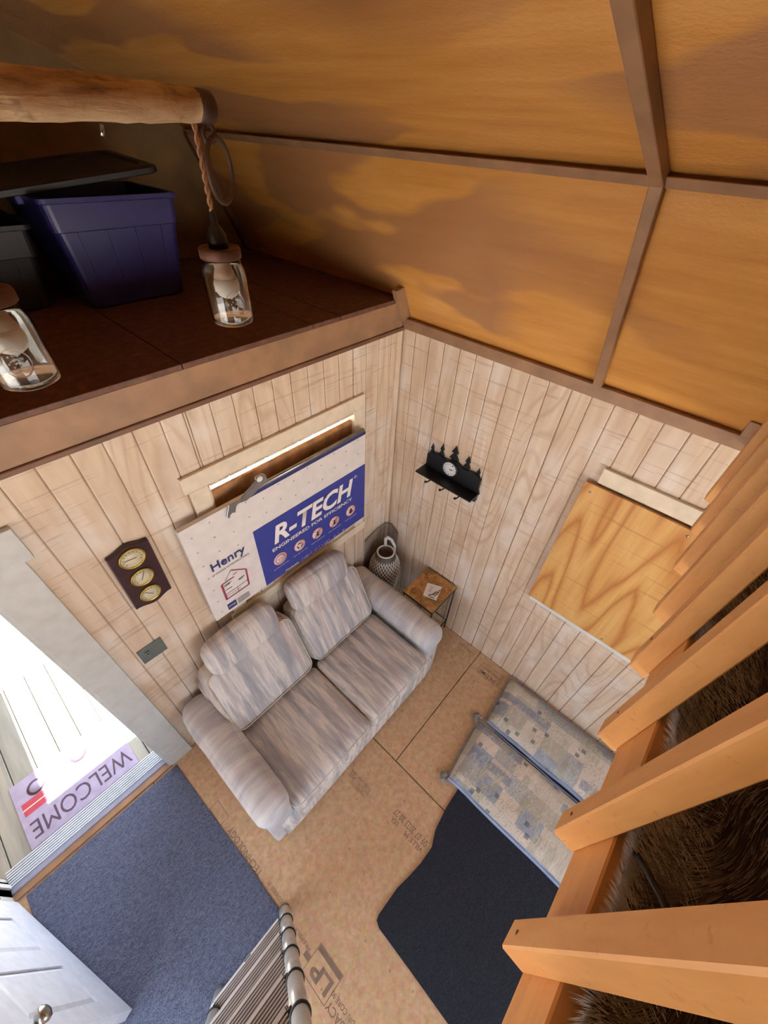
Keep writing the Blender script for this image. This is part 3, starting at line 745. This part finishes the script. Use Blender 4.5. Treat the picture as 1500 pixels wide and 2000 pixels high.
# ------------------------------------------------------------------ side table, card, jug
tb = thing('side_table', (-.185, -.63, 0), 'small wooden side table on black wire legs in the corner', 'side table')
def burl():
    n = NT('burl_wood'); a = n.noise(n.map((1, 1, 1)), 9, 4, .6, 1.6)
    c = n.ramp(a, [(.3, (120, 76, 36)), (.5, (176, 122, 62)), (.7, (206, 156, 92))])
    b = n.noise(n.map((1, 1, 1), loc=(3, 3, 3)), 7, 2); c = n.mix(n.math('MULTIPLY', n.ramp(b, [(.62, (0,0,0)), (.68, (255,255,255))]), .6), c, (104, 96, 46)); return n.done(c, .35)
MB().box((-.342, -.776, .602), (-.020, -.486, .620)).build('table_top', burl(), tb, .002)
MB().box((-.346, -.780, .588), (-.016, -.482, .603)).build('top_frame', M_black, tb, .001)
for x in (-.337, -.025):
    for y in (-.771, -.491):
        MB().tube([(x, y, .0), (x, y, .59)], .006, 8).build('leg', M_black, tb)
for z in (.12,):
    for a, b in (((-.337, -.771), (-.025, -.771)), ((-.337, -.491), (-.025, -.491)), ((-.337, -.771), (-.337, -.491)), ((-.025, -.771), (-.025, -.491))):
        MB().tube([(*a, z), (*b, z)], .005, 6).build('stretcher', M_black, tb)
card = thing('card', (-.19, -.655, .62), 'small white card with dark drawing lying on the wooden side table', 'card')
cq = [(-.150, -.580), (-.103, -.690), (-.240, -.735), (-.272, -.628)]
MB().prism([(x, y, .6203) for x, y in cq], (0, 0, 0), (0, 0, .002)).build('card_sheet', M_printw, card, weld=True)
cx, cy = -.19, -.655
for p in ([(.03, -.045), (-.02, -.03), (-.045, -.005)], [(.05, -.04), (.0, -.052), (-.03, -.04)], [(-.05, .0), (-.055, -.03), (-.045, -.055)], [(.02, -.03), (-.035, -.02)]):
    MB().tube([(cx+a, cy+b, .6228) for a, b in p], .0028, 5).build('card_ink', M_ink, card)
for k in range(3):
    MB().tube([(cx+.03-.022*k, cy+.035-.006*k, .6226), (cx+.025-.022*k, cy+.012-.006*k, .6226)], .0016, 5).build('card_ink', M_ink, card)

jg = thing('jug', (-.205, -.165, 0), 'pale ceramic floor jug with diamond net pattern in the room corner', 'jug')
jp = [(.072, 0), (.080, .05), (.098, .18), (.122, .36), (.132, .48), (.126, .56), (.108, .62), (.084, .665), (.072, .69), (.070, .715), (.060, .715), (.060, .66), (.0, .64)]
MB().lathe(jp, (-.205, -.165, 0), 32).build('jug_body', plain('dark_glaze', (96, 82, 70), .5, .2), jg)
def jr(z):
    for (r0, z0), (r1, z1) in zip(jp[:-4], jp[1:-3]):
        if z0 <= z <= z1: return r0+(r1-r0)*(z-z0)/(z1-z0)
    return .07
net = MB(); NH = 26
for sgn in (1, -1):
    for k in range(NH):
        pp = []
        for i in range(37):
            z = .06+.60*i/36; a = 2*math.pi*k/NH+sgn*i*.085; r = jr(z)+.002
            pp.append((-.205+r*math.cos(a), -.165+r*math.sin(a), z))
        net.tube(pp, .0032, 4, caps=False)
net.build('net_pattern', plain('cream_glaze', (214, 202, 186), .5, .06), jg)
M_creamg = plain('cream_ceramic', (222, 214, 204), .4, .05)
MB().tube([(-.205+.07*math.cos(a), -.165+.07*math.sin(a), .715) for a in [2*math.pi*k/24 for k in range(24)]], .007, 6, closed=True).build('jug_lip', M_creamg, jg)
MB().tube([(-.155, -.115, .712), (-.150, -.108, .79), (-.135, -.115, .80), (-.11, -.14, .77), (-.095, -.17, .70), (-.098, -.175, .62)], [.013, .015, .015, .014, .013, .012], 8).build('jug_handle', M_creamg, jg)
# dark mesh basket standing behind the jug
def meshmat():
    n = NT('black_wire_mesh'); v = n.sep(n.map((1, 1, 1)))
    a = n.math('PINGPONG', n.math('ADD', n.math('MULTIPLY', n.math('ADD', v[0], n.math('MULTIPLY', v[1], -1)), 1), 5), .0035)
    b = n.math('PINGPONG', n.math('ADD', v[2], 5), .0035)
    f = n.math('MAXIMUM', n.math('GREATER_THAN', a, .0021), n.math('GREATER_THAN', b, .0021))
    n.lk(n.math('MULTIPLY', f, .32), n.p.inputs['Alpha']); return n.done((74, 62, 56), .6)
bk_ = MB(); pts_t = [(-.30, -.012, .80), (-.22, -.013, .83), (-.13, -.014, .845), (-.055, -.020, .85), (-.015, -.05, .83), (-.013, -.13, .77)]
for (x, y, z) in pts_t: bk_.v += [Vector((x, y, 0.002)), Vector((x, y, z))]
bk_.f = [(2*k, 2*k+2, 2*k+3, 2*k+1) for k in range(5)]; bk_.sm = [False]*5
scr = thing('mesh_screen', (-.15, -.03, 0), 'black wire mesh screen bent into the corner behind the jug', 'screen')
so = bk_.build('mesh_sheet', meshmat(), scr); md = so.modifiers.new('s', 'SOLIDIFY'); md.thickness = .002
MB().tube(pts_t, .003, 6).build('mesh_edge', M_black, scr)

# ------------------------------------------------------------------ carpets and quilted pads
def rug(name, outline, z, mat, label, cat):
    o = MB().prism([(x, y, 0.0005) for x, y in outline], (0, 0, 0), (0, 0, z)).build(name, mat, None, .002, weld=True)
    return tag(o, label, cat)
rug('carpet_mat', [(-2.200, -.040), (-2.190, -.4), (-2.172, -.82), (-2.168, -1.17), (-2.175, -1.215), (-2.22, -1.235), (-3.09, -1.25), (-3.10, -.9), (-3.10, -.036)][::-1], .009, M_carpet,
    'blue-grey carpet piece on the floor inside the doorway', 'carpet')
o2 = [(-.30, -1.575), (-.977, -1.578), (-1.12, -1.580), (-1.266, -1.597), (-1.35, -1.632), (-1.46, -1.628), (-1.55, -1.613), (-1.645, -1.593), (-1.80, -1.587), (-1.825, -1.595), (-1.838, -1.625), (-1.843, -1.85), (-1.852, -2.12), (-1.855, -2.75), (-.05, -2.75), (-.05, -1.7)]
rug('carpet_mat', o2, .010, M_carpet2, 'black carpet piece on the floor beside the quilted pads', 'carpet')

def quiltmat(seed):
    n = NT('patchwork_quilt')
    v = n.map((1, 1, 1), loc=(seed*.137, seed*.071, 0)); X_ = n.sep(v)
    wob = n.noise(v, 14, 2)
    def cellcol(w, h, ox, oy):      # a random value per patch
        fx = n.math('FLOOR', n.math('MULTIPLY', n.math('ADD', X_[0], ox), 1/w)); fy = n.math('FLOOR', n.math('MULTIPLY', n.math('ADD', X_[1], oy), 1/h))
        cb = n.n.new('ShaderNodeCombineXYZ'); n.lk(fx, cb.inputs[0]); n.lk(fy, cb.inputs[1])
        wn = n.n.new('ShaderNodeTexWhiteNoise'); n.lk(cb.outputs[0], wn.inputs['Vector']); return wn.outputs['Value']
    a = cellcol(.12, .15, 0, 0)
    c = n.ramp(a, [(.0, (206, 196, 180)), (.3, (188, 180, 164)), (.5, (214, 200, 184)), (.7, (176, 176, 172)), (.9, (158, 164, 174))])
    c.node.color_ramp.interpolation = 'CONSTANT'
    b = cellcol(.06, .16, .03, .05)
    c = n.mix(n.math('MULTIPLY', n.math('GREATER_THAN', b, .80), .75), c, (134, 144, 162))
    b3 = cellcol(.12, .05, .06, .02)
    c = n.mix(n.math('MULTIPLY', n.math('GREATER_THAN', b3, .84), .6), c, (176, 172, 150))
    st = n.noise(n.map((26, 70, 26)), 1.0, 3, .65); c = n.mix(n.math('MULTIPLY', n.ramp(st, [(.5, (0,0,0)), (.64, (255,255,255))]), .35), c, (226, 216, 202))
    ch = n.voro(n.map((1, 1, 1)), 62); sel = n.math('GREATER_THAN', cellcol(.12, .15, .05, .06), .5)
    c = n.mix(n.math('MULTIPLY', n.math('MULTIPLY', n.ramp(ch, [(.20, (255,255,255)), (.30, (0,0,0))]), sel), .45), c, (112, 100, 90))
    sq = cellcol(.028, .028, 0, 0)
    c = n.mix(n.math('MULTIPLY', n.math('GREATER_THAN', sq, .978), .7), c, (86, 96, 104))
    n.bump(n.noise(n.map((30, 90, 20)), 1.0, 3, .6), .6, .008); return n.done(c, .9)
M_qside = plain('quilt_border_blue', (160, 174, 204), .9, .08)
M_fringe = plain('grey_fringe', (168, 166, 160), .95, .2)
def pad(x0, x1, y0, y1, skew, label, seed, knobs):
    r = thing('quilted_pad', ((x0+x1)/2, (y0+y1)/2, .01), label, 'pad', 'quilted pads under the loft')
    nx, ny = 22, 52; top_ = MB(); T_ = .055
    def P(i, j):
        s, t = i/nx, j/ny; x = x0+(x1-x0)*s; y = y0+(y1-y0)*t+skew*(s-.5)
        # pinched corners, pillowy edge
        ex = min(s, 1-s)*(x1-x0); ey = min(t, 1-t)*(y0-y1)
        h = T_*(1-math.exp(-min(ex, ey)/.028))
        h += .006*noise.noise(Vector((x*9, y*34, seed))) * min(1, ex/.05) + .008*noise.noise(Vector((x*7, y*7, seed+3)))*min(1, ex/.05)
        w_ = .012*noise.noise(Vector((y*4, seed, x*2)))
        return Vector((x+w_, y, .016+max(0, h)))
    top_.v = [P(i, j) for i in range(nx+1) for j in range(ny+1)]
    top_.f = [(i*(ny+1)+j, i*(ny+1)+j+1, (i+1)*(ny+1)+j+1, (i+1)*(ny+1)+j) for i in range(nx) for j in range(ny)]
    top_.f = [f[::-1] for f in top_.f] if (x1 > x0) == (y1 > y0) else top_.f
    top_.sm = [True]*len(top_.f); top_.build('quilt_top', quiltmat(seed), r)
    # border band along the long sides and a bottom
    for i in (0, nx):
        b = MB(); sgn = -1 if i == 0 else 1
        for j in range(ny+1):
            p = P(i, j); b.v += [p+Vector((0, 0, .012)), p+Vector((sgn*.014, 0, .004)), Vector((p.x+sgn*.012, p.y, .011))]
        b.f = [(3*j+k, 3*j+3+k, 3*j+4+k, 3*j+1+k) for j in range(ny) for k in (0, 1)]; b.sm = [True]*len(b.f); b.build('border_band', M_qside, r)
    b = MB(); b.box((min(x0, x1)+.005, min(y0, y1)+.005, .011), (max(x0, x1)-.005, max(y0, y1)-.03, .03)); b.build('pad_underside', M_qside, r)
    fr_ = MB()
    for i in range(0, nx*4+1):
        p = P(0, 0).lerp(P(nx, 0), i/(nx*4)); a = random.uniform(-.3, .3)
        fr_.tube([p+Vector((0, 0, .004)), p+Vector((a*.01, .010, .002)), p+Vector((a*.02, .019, -.003))], .0022, 4)
    for c in [(P(0, 0), P(nx, 0))[kk] for kk in knobs]:
        s = -1 if c.x < (x0+x1)/2 else 1
        for k in range(26):
            a = math.radians(-60+k*10)
            base = c+Vector((s*.012, .02, .006)); d_ = Vector((s*math.cos(a), math.sin(a), .1*math.sin(k)))
            fr_.tube([base+d_*.004, base+d_*.022, base+d_*.040-Vector((0, 0, .004))], [.004, .0035, .002], 4)
    fr_.build('fringe', M_fringe, r)
pad(-.972, -.500, -1.468, -2.62, .045, 'patchwork quilted pad with fringed corner beside the black carpet', 3, (0, 1))
pad(-.458, -.038, -1.478, -2.62, .03, 'patchwork quilted pad lying against the boarded-window wall', 8, ())

# ------------------------------------------------------------------ rear loft, railing, fur blanket
rl = struct(box('loft_rear', (XL, YR, 2.455), (.05, -1.776, 2.588), M_brown_d))
for x0, x1 in ((XL, -2.44), (-2.44, -1.22), (-1.22, .05)):
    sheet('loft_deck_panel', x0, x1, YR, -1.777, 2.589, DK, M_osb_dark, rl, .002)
MB().box((XL, -1.776, 2.462), (.05, -1.738, 2.612)).build('loft_rim', M_rim, rl, .003)
MB().box((-.03, -1.738, 2.498), (.06, -1.70, 2.56)).build('rim_block', M_brown, rl, .002)
rail = thing('loft_railing', (-1.0, -1.72, 2.45), 'orange-tan wooden railing of square balusters along the loft edge', 'railing')
bal = None
XB = [-1.810, -1.640, -1.440, -1.243, -1.055, -.850, -.640, -.415]
w_ = .037
for k, x in enumerate(XB):
    zb = 2.480-.009*k
    b = MB(); y0, y1 = -1.738, -1.700
    # bottom end cut on a slant, outer edge a little higher
    p = [(x, y0, zb-.012), (x+w_, y0, zb-.012), (x+w_, y1, zb+.006), (x, y1, zb), (x, y0, 3.46), (x+w_, y0, 3.46), (x+w_, y1, 3.46), (x, y1, 3.46)]
    b.hexa(p); b.build('baluster', M_rail, rail, .0025)
MB().box((-1.86, -1.76, 3.46), (.0, -1.67, 3.498)).build('top_rail', M_rim, rail, .004)
for k, x in enumerate(XB[:4]):
    MB().lathe([(.0035, 0), (.003, .0012), (0, .0015)], (0, 0, 0), 8, M=Matrix.Translation((x+.018, -1.700, 2.53+.005*k)) @ Matrix.Rotation(math.radians(-90), 4, 'X')).build('nail_head', M_brown_d, rail)

def furmat():
    n = NT('brown_fur'); at = n.n.new('ShaderNodeAttribute'); at.attribute_name = 'along'
    bs = n.n.new('ShaderNodeAttribute'); bs.attribute_name = 'pale'
    c0 = n.ramp(at.outputs['Fac'], [(.0, (48, 44, 50)), (.6, (84, 78, 84)), (1.0, (120, 114, 120))])
    c1 = n.ramp(at.outputs['Fac'], [(.0, (150, 146, 150)), (.4, (216, 214, 216)), (1.0, (250, 250, 250))])
    return n.done(n.mix(bs.outputs['Fac'], c0, c1), .7)
fur = thing('fur_blanket', (-1.1, -2.2, 2.612), 'shaggy dark brown faux fur blanket spread on the loft behind the railing', 'blanket')
bl = MB(); nx, ny = 40, 24
X0, X1, Y0, Y1 = -2.05, -.30, -1.755, -2.75
def bz(x, y): return 2.622+.018*noise.noise(Vector((x*4, y*4, 1)))+.010*noise.noise(Vector((x*11, y*11, 4)))+.012
def by(x): return Y0+.012*noise.noise(Vector((x*7, 0, 9)))
for i in range(nx+1):
    for j in range(ny+1):
        x = X0+(X1-X0)*i/nx; y = by(x)+(Y1-Y0)*j/ny; z = bz(x, y)-(.012 if j == 0 else 0); bl.v.append(Vector((x, y, z)))
bl.f = [(i*(ny+1)+j, i*(ny+1)+j+1, (i+1)*(ny+1)+j+1, (i+1)*(ny+1)+j)[::-1] for i in range(nx) for j in range(ny)]; bl.sm = [True]*len(bl.f)
bo = bl.build('blanket_backing', plain('fur_backing', (50, 46, 50), .9, .2), fur); md = bo.modifiers.new('s', 'SOLIDIFY'); md.thickness = .01; md.offset = -1
verts = []; faces = []; along = []; pale = []
rnd = random.Random(3); org = ORG[fur.name]
def strand(p, d, L_, wd, pl_):
    reach = -1.741 if p.x > -1.80 else -1.728
    if d.y > 0 and p.y+d.normalized().y*L_*1.05 > reach: L_ = max(.008, (reach-p.y)/(d.normalized().y*1.05))
    b = len(verts); side = d.cross(Vector((0, 0, 1)))
    if side.length < 1e-4: side = Vector((1, 0, 0))
    side.normalize(); side = (side+Vector((rnd.uniform(-.6, .6), rnd.uniform(-.6, .6), rnd.uniform(-.5, .5)))).normalized()*wd
    q = p.copy(); dd = d.normalized()
    for k in range(3):
        s = (1, .75, .4)[k]
        verts.extend([q-side*s-org, q+side*s-org]); along.extend([k/3, k/3])
        q = q+dd*(L_/3); dd = (dd+Vector((0, 0, -.35))).normalized()
    verts.append(q-org); along.append(1.0)
    faces.extend([(b, b+1, b+3, b+2), (b+2, b+3, b+5, b+4), (b+4, b+5, b+6)]); pale.extend([pl_]*7)
for i in range(60000):
    x = X0+(X1-X0)*rnd.random(); t = rnd.random()**1.35; y = by(x)+(Y1+.3-Y0)*t
    th = 2.2*noise.noise(Vector((x*5, y*5, 7)))+2.6*noise.noise(Vector((x*1.6, y*1.6, 3)))
    d_ = Vector((math.cos(th), math.sin(th), .75+.3*rnd.random()))
    strand(Vector((x, y, bz(x, y)-.004)), d_, rnd.uniform(.03, .055), .00075, max(0, min(1, .16+.5*noise.noise(Vector((x*9, y*9, 2)))+rnd.uniform(-.15, .15))))
for i in range(20000):   # pale tips over the near edge, whitened to imitate light caught there
    x = X0+(X1-X0)*rnd.random(); y = by(x)-.003-rnd.random()**1.6*.085
    th = 1.5+.9*noise.noise(Vector((x*14, 0, 5)))
    strand(Vector((x, y, bz(x, y)-.004)), Vector((math.cos(th)*.9, math.sin(th)*.55, .5+.8*rnd.random())), rnd.uniform(.024, .040), .0010, max(0, min(1, .95+.5*noise.noise(Vector((x*20, y*9, 2))))))
me = bpy.data.meshes.new('fur_strands'); me.from_pydata(verts, [], faces)
for nm, dat in (('along', along), ('pale', pale)):
    a = me.attributes.new(nm, 'FLOAT', 'POINT'); a.data.foreach_set('value', dat)
me.materials.append(furmat()); fs_ = new_obj('fur_strands', me, fur); fs_['kind'] = 'stuff'
cb = MB().tube([(-1.60, -1.768, 2.622), (-1.63, -1.757, 2.632), (-1.651, -1.752, 2.646), (-1.668, -1.760, 2.668), (-1.688, -1.778, 2.680), (-1.71, -1.80, 2.684), (-1.76, -1.86, 2.68), (-1.9, -1.93, 2.676), (-2.0, -2.1, 2.67)], .0042, 8).build('power_cable', M_blackpl)
tag(cb, 'thin black power cable lying over the fur blanket edge', 'cable')

# ------------------------------------------------------------------ telescoping ladder
lad = thing('telescoping_ladder', (-2.36, -1.17, 0), 'aluminium telescoping ladder with black rings leaning up to the loft', 'ladder')
K = .245
def lp(x, z): return Vector((x, -1.172-K*z, z))
ring_z = [.06, .315, .625, .925, 1.215, 1.505, 1.795, 2.085, 2.30]
M_stile = plain('anodised_stile', (206, 204, 198), .35, .05, Metallic=.55); M_tread = plain('ridged_tread', (112, 108, 110), .45, .08, Metallic=.3)
M_treadl = plain('tread_edge', (232, 230, 226), .35, .04, Metallic=.3); M_cap = plain('grey_cap', (112, 114, 118), .5, .1)
for x in (-2.150, -2.560):
    MB().tube([lp(x, .0 if x > -2.3 else .019), lp(x, .07)], [.032, .031], 16).build('foot_cap', M_cap, lad)
    for k, (z0, z1) in enumerate(zip(ring_z[:-1], ring_z[1:])):
        r = .0310-.0011*k
        MB().tube([lp(x, z0), lp(x, z1)], r, 18).build('stile_tube', M_stile, lad)
        MB().tube([lp(x, z1-.014), lp(x, z1), lp(x, z1+.008)], [r+.0012, r+.0045, r+.002], 18).build('locking_ring', M_blackpl, lad)
ang = math.atan(K)
for k, z in enumerate(ring_z[1:-1]):
    c = lp(-2.355, z-.025); T_ = Matrix.Translation(c)
    rg = MB().box((-.185, -.026, -.016), (.185, .040, .012), M=T_).build('rung', M_tread, lad, .003)
    for j in range(7):
        yy = -.026+.0093*j; wd_ = .0095 if j == 6 else .0048
        MB().box((-.183, yy, .012), (.183, yy+wd_, .0165), M=T_).build('tread_ridge', M_treadl if j in (0, 6) else M_stile, rg)
    for s in (-1, 1):
        MB().box((s*.185-.012, -.022, -.022), (s*.185+.012, .030, .016), M=T_).build('rung_bracket', M_blackpl, rg, .003)
    if k == 0:
        MB().box((-.02, .030, -.02), (.02, .044, .018), M=T_).build('rung_clip', M_cap, rg, .004)

# ------------------------------------------------------------------ storage tubs in the front loft
def tub(name, xc, yc, bx, by_, tx, ty, z0, z1, mat, label, ribs):
    r = thing(name, (xc, yc, z0), label, 'storage tub')
    def ringp(hx, hy, z, rr=.03):
        out = []
        for cx_, cy_, a0 in ((hx-rr, hy-rr, 0), (-hx+rr, hy-rr, 90), (-hx+rr, -hy+rr, 180), (hx-rr, -hy+rr, 270)):
            for k in range(5):
                a = math.radians(a0+90*k/4); out.append(Vector((xc+cx_+rr*math.cos(a), yc+cy_+rr*math.sin(a), z)))
        return out
    zb = z1-.115; fx = bx+(tx-bx)*(zb-z0)/(z1-z0); fy = by_+(ty-by_)*(zb-z0)/(z1-z0)
    rings = [ringp(bx*.9, by_*.9, z0), ringp(bx, by_, z0+.012), ringp(fx, fy, zb), ringp(fx+.008, fy+.008, zb+.004), ringp(tx, ty, z1-.02), ringp(tx+.012, ty+.012, z1-.016), ringp(tx+.012, ty+.012, z1), ringp(tx-.006, ty-.006, z1), ringp(fx-.006, fy-.006, zb), ringp(bx-.006, by_-.006, z0+.018)]
    b = MB(); n = 20
    for R_ in rings: b.v += R_
    b.f = [(i*n+j, i*n+(j+1) % n, (i+1)*n+(j+1) % n, (i+1)*n+j) for i in range(len(rings)-1) for j in range(n)]
    b.f += [tuple(range(n))[::-1], tuple(range((len(rings)-1)*n, len(rings)*n))]; b.sm = [False]*len(b.f)
    b.build('tub_body', mat, r)
    for k in range(ribs):   # moulded ribs on the front
        t = (k+.5)/ribs*2-1; xa, xb = xc+bx*.92*t, xc+fx*.92*t
        ya, yb = yc-by_-.001, yc-fy-.001
        MB().hexa([(xa-.003, ya-.004, z0+.05), (xa+.003, ya-.004, z0+.05), (xa+.003, ya+.004, z0+.05), (xa-.003, ya+.004, z0+.05),
                   (xb-.003, yb-.004, zb-.002), (xb+.003, yb-.004, zb-.002), (xb+.003, yb+.004, zb-.002), (xb-.003, yb+.004, zb-.002)]).build('tub_rib', mat, r)
    for s in (-1, 1):
        MB().box((xc+s*(tx+.02)-.014, yc-.07, z1-.035), (xc+s*(tx+.02)+.014, yc+.07, z1-.004)).build('tub_handle', mat, r, .004)
    return r
M_tubb = plain('blue_plastic', (40, 40, 106), .35, .08); M_tubk = plain('charcoal_plastic', (34, 34, 38), .45, .15)
tub('storage_tub', -1.112, .945, .222, .20, .268, .238, DK, 3.026, M_tubb, 'blue plastic storage tub in the loft behind the hanging jar', 4)
tub('storage_tub', -1.70, 1.10, .25, .20, .285, .235, DK, 2.93, M_tubk, 'charcoal plastic storage tub at the left of the blue tub', 4)
tl = math.radians(-6.0)
LMx = Matrix.Translation((-1.32, 1.02, 3.075)) @ Matrix.Rotation(tl, 4, 'Y') @ Matrix.Rotation(math.radians(3), 4, 'X')
lid = thing('tub_lid', (-1.32, 1.02, 3.05), 'black plastic tub lid resting askew across the two tubs', 'lid')
def rr_(hx, hy, r=.05):
    out = []
    for cx_, cy_, a0 in ((hx-r, hy-r, 0), (-hx+r, hy-r, 90), (-hx+r, -hy+r, 180), (hx-r, -hy+r, 270)):
        out += [(cx_+r*math.cos(math.radians(a0+90*k/4)), cy_+r*math.sin(math.radians(a0+90*k/4))) for k in range(5)]
    return out
b = MB(); n = 20; lay = [(.47, .245, -.022), (.475, .25, -.018), (.475, .25, .0), (.455, .23, .008), (.43, .205, .008), (.42, .195, -.002)]
for hx, hy, z in lay: b.v += [LMx @ Vector((x, y, z)) for x, y in rr_(hx, hy)]
b.f = [(i*n+j, i*n+(j+1) % n, (i+1)*n+(j+1) % n, (i+1)*n+j) for i in range(len(lay)-1) for j in range(n)]+[tuple(range(n))[::-1], tuple(range((len(lay)-1)*n, len(lay)*n))]
b.sm = [False]*len(b.f); b.build('lid_shell', M_tubk, lid)

# ------------------------------------------------------------------ log pendant with mason jars
YL = -.68
def barkmat():
    n = NT('weathered_log'); a = n.noise(n.map((6, 30, 30)), 1.0, 5, .65, .3); k = n.noise(n.map((1, 1, 1)), 24, 3, .6)
    c = n.ramp(a, [(.32, (120, 88, 62)), (.45, (178, 144, 106)), (.7, (214, 186, 146))])
    c = n.mix(n.math('MULTIPLY', n.ramp(k, [(.6, (0,0,0)), (.7, (255,255,255))]), .5), c, (104, 66, 42))
    n.bump(n.math('ADD', a, n.math('MULTIPLY', k, .5)), .9, .01); return n.done(c, .8)
M_iron = plain('rusty_iron', (92, 70, 60), .6, .25, Metallic=.4)
log = thing('log_pendant_beam', (-1.83, YL, 3.26), 'weathered log beam with iron ends hung from the roof ridge', 'beam')
lg = MB(); nr, nl = 16, 44
xe0, xe1 = -1.437, -2.223
for i in range(nl+1):
    t = i/nl; x = xe0+(xe1-xe0)*t; r = .0205+.0075*math.sin(math.pi*t)**.8
    for j in range(nr):
        a = 2*math.pi*j/nr
        q = r*(1+.10*noise.noise(Vector((x*14, math.cos(a)*1.2, math.sin(a)*1.2)))+.10*noise.noise(Vector((x*45, math.cos(a)*2, math.sin(a)*2+5))))
        lg.v.append(Vector((x, YL+q*math.cos(a), 3.2955-.001*math.sin(t*3)+q*math.sin(a))))
lg.f = [(i*nr+j, i*nr+(j+1) % nr, (i+1)*nr+(j+1) % nr, (i+1)*nr+j) for i in range(nl) for j in range(nr)]+[tuple(range(nr)), tuple(range(nl*nr, (nl+1)*nr))[::-1]]
lg.sm = [True]*(len(lg.f)-2)+[False]*2; lg.build('log', barkmat(), log)
for xe, s in ((xe0, 1), (xe1, -1)):
    MB().lathe([(.0, -.004), (.0215, -.003), (.0225, .008), (.021, .022), (.012, .030), (0, .032)], (0, 0, 0), 18, M=Matrix.Translation((xe, YL, 3.2945)) @ Matrix.Rotation(math.radians(90*s), 4, 'Y')).build('iron_cap', M_iron, log)
    MB().tube([(xe+s*(.010+.011*math.cos(a)), YL, 3.262+.013*math.sin(a)) for a in [2*math.pi*k/16 for k in range(16)]], .0045, 8, closed=True).build('iron_eye', M_iron, log)
    e = Vector((s*.835, s*.546, 0)); c = Vector((xe+s*.018, YL-.004, 3.212))
    MB().tube([c+e*(.046*math.cos(a))+Vector((0, 0, .046*math.sin(a))) for a in [2*math.pi*k/36 for k in range(36)]], .0042, 10, closed=True).build('iron_ring', M_iron, log)
MB().tube([(-1.83, YL, 3.32), (-1.83, YL, 3.78)], .008, 8).build('hanger_rod', M_iron, log)
MB().tube([(-1.60, YL-.004, 3.268), (-1.604, YL-.004, 3.255)], .003, 6).build('screw_eye', M_nickel, log)

M_glass = NT('jar_glass').done((250, 252, 250), .02, Transmission_Weight=1.0, IOR=1.45)
M_bulb = plain('frosted_bulb', (244, 236, 228), .3, .02); M_cord = plain('twisted_cord', (176, 128, 92), .8, .2)
M_rust = plain('rusty_lid', (104, 66, 50), .6, .3, Metallic=.3); M_bulbneck = plain('bulb_collar', (206, 176, 152), .4, .04)
def jar(x, label, dz=0.0):
    y = YL
    r = thing('jar_pendant', (x, y, 2.955+dz), label, 'pendant lamp', 'mason jar pendants on the log beam')
    g = [(.0, 2.957), (.034, 2.956), (.0415, 2.960), (.0435, 2.970), (.0432, 3.045), (.041, 3.060), (.0365, 3.070), (.0355, 3.082),
         (.0335, 3.082), (.0345, 3.069), (.039, 3.058), (.0410, 3.044), (.0413, 2.972), (.039, 2.965), (.032, 2.963), (0, 2.966)]
    MB().lathe(g, (x, y, dz), 32).build('glass_jar', M_glass, r)
    MB().lathe([(.0, 3.080), (.0375, 3.079), (.0400, 3.081), (.0400, 3.094), (.0385, 3.098), (.034, 3.0985), (.033, 3.0965), (0, 3.0965)], (x, y, dz), 32).build('jar_lid', M_rust, r)
    MB().lathe([(0, 3.096), (.019, 3.096), (.0185, 3.110), (.0175, 3.118), (.012, 3.130), (.0075, 3.134), (.0065, 3.150), (.0035, 3.158), (0, 3.158)], (x, y, dz), 20).build('socket', M_black, r)
    bulb = MB().lathe([(.0, 3.005), (.010, 3.0065), (.019, 3.012), (.0245, 3.022), (.0255, 3.032), (.0225, 3.045)], (x, y, dz), 24).build('bulb', M_bulb, r)
    MB().lathe([(.0226, 3.045), (.0185, 3.058), (.0145, 3.070), (.0135, 3.080)], (x, y, dz), 24).build('bulb_collar', M_bulbneck, bulb)
    top_z = 3.276
    for ph in (0, math.pi):
        MB().tube([(x+.0028*math.cos(ph+k*.75), y+.0028*math.sin(ph+k*.75), 3.155+dz+(top_z-3.155-dz)*k/30) for k in range(31)], .0026, 6).build('cord', M_cord, r)
    # moulded emblem: ring with a cluster of berries, standing proud of the glass
    em = MB(); a0 = math.radians(-105)
    def sp(du, dz_): a = a0+du/.0436; return Vector((x+.0440*math.cos(a), y+.0440*math.sin(a), 3.005+dz+dz_))
    em.tube([sp(.019*math.cos(t), .022*math.sin(t)) for t in [2*math.pi*k/28 for k in range(28)]], .0010, 5, closed=True)
    for du, d2 in ((0, 0), (.005, .004), (-.005, .004), (0, .008), (.004, -.005), (-.004, -.005), (.009, 0), (-.009, 0), (.006, .011), (-.006, .011), (0, -.010)):
        em.lathe([(0, -.0016), (.0016, -.0006), (.0016, .0006), (0, .0016)], sp(du, d2), 6)
    em.build('moulded_emblem', M_glass, r)
jar(-1.450, 'clear jar pendant with bulb hanging at the log end before the blue tub')
jar(-1.842, 'clear jar pendant with bulb at the left edge, nearer the middle of the log', -.012)
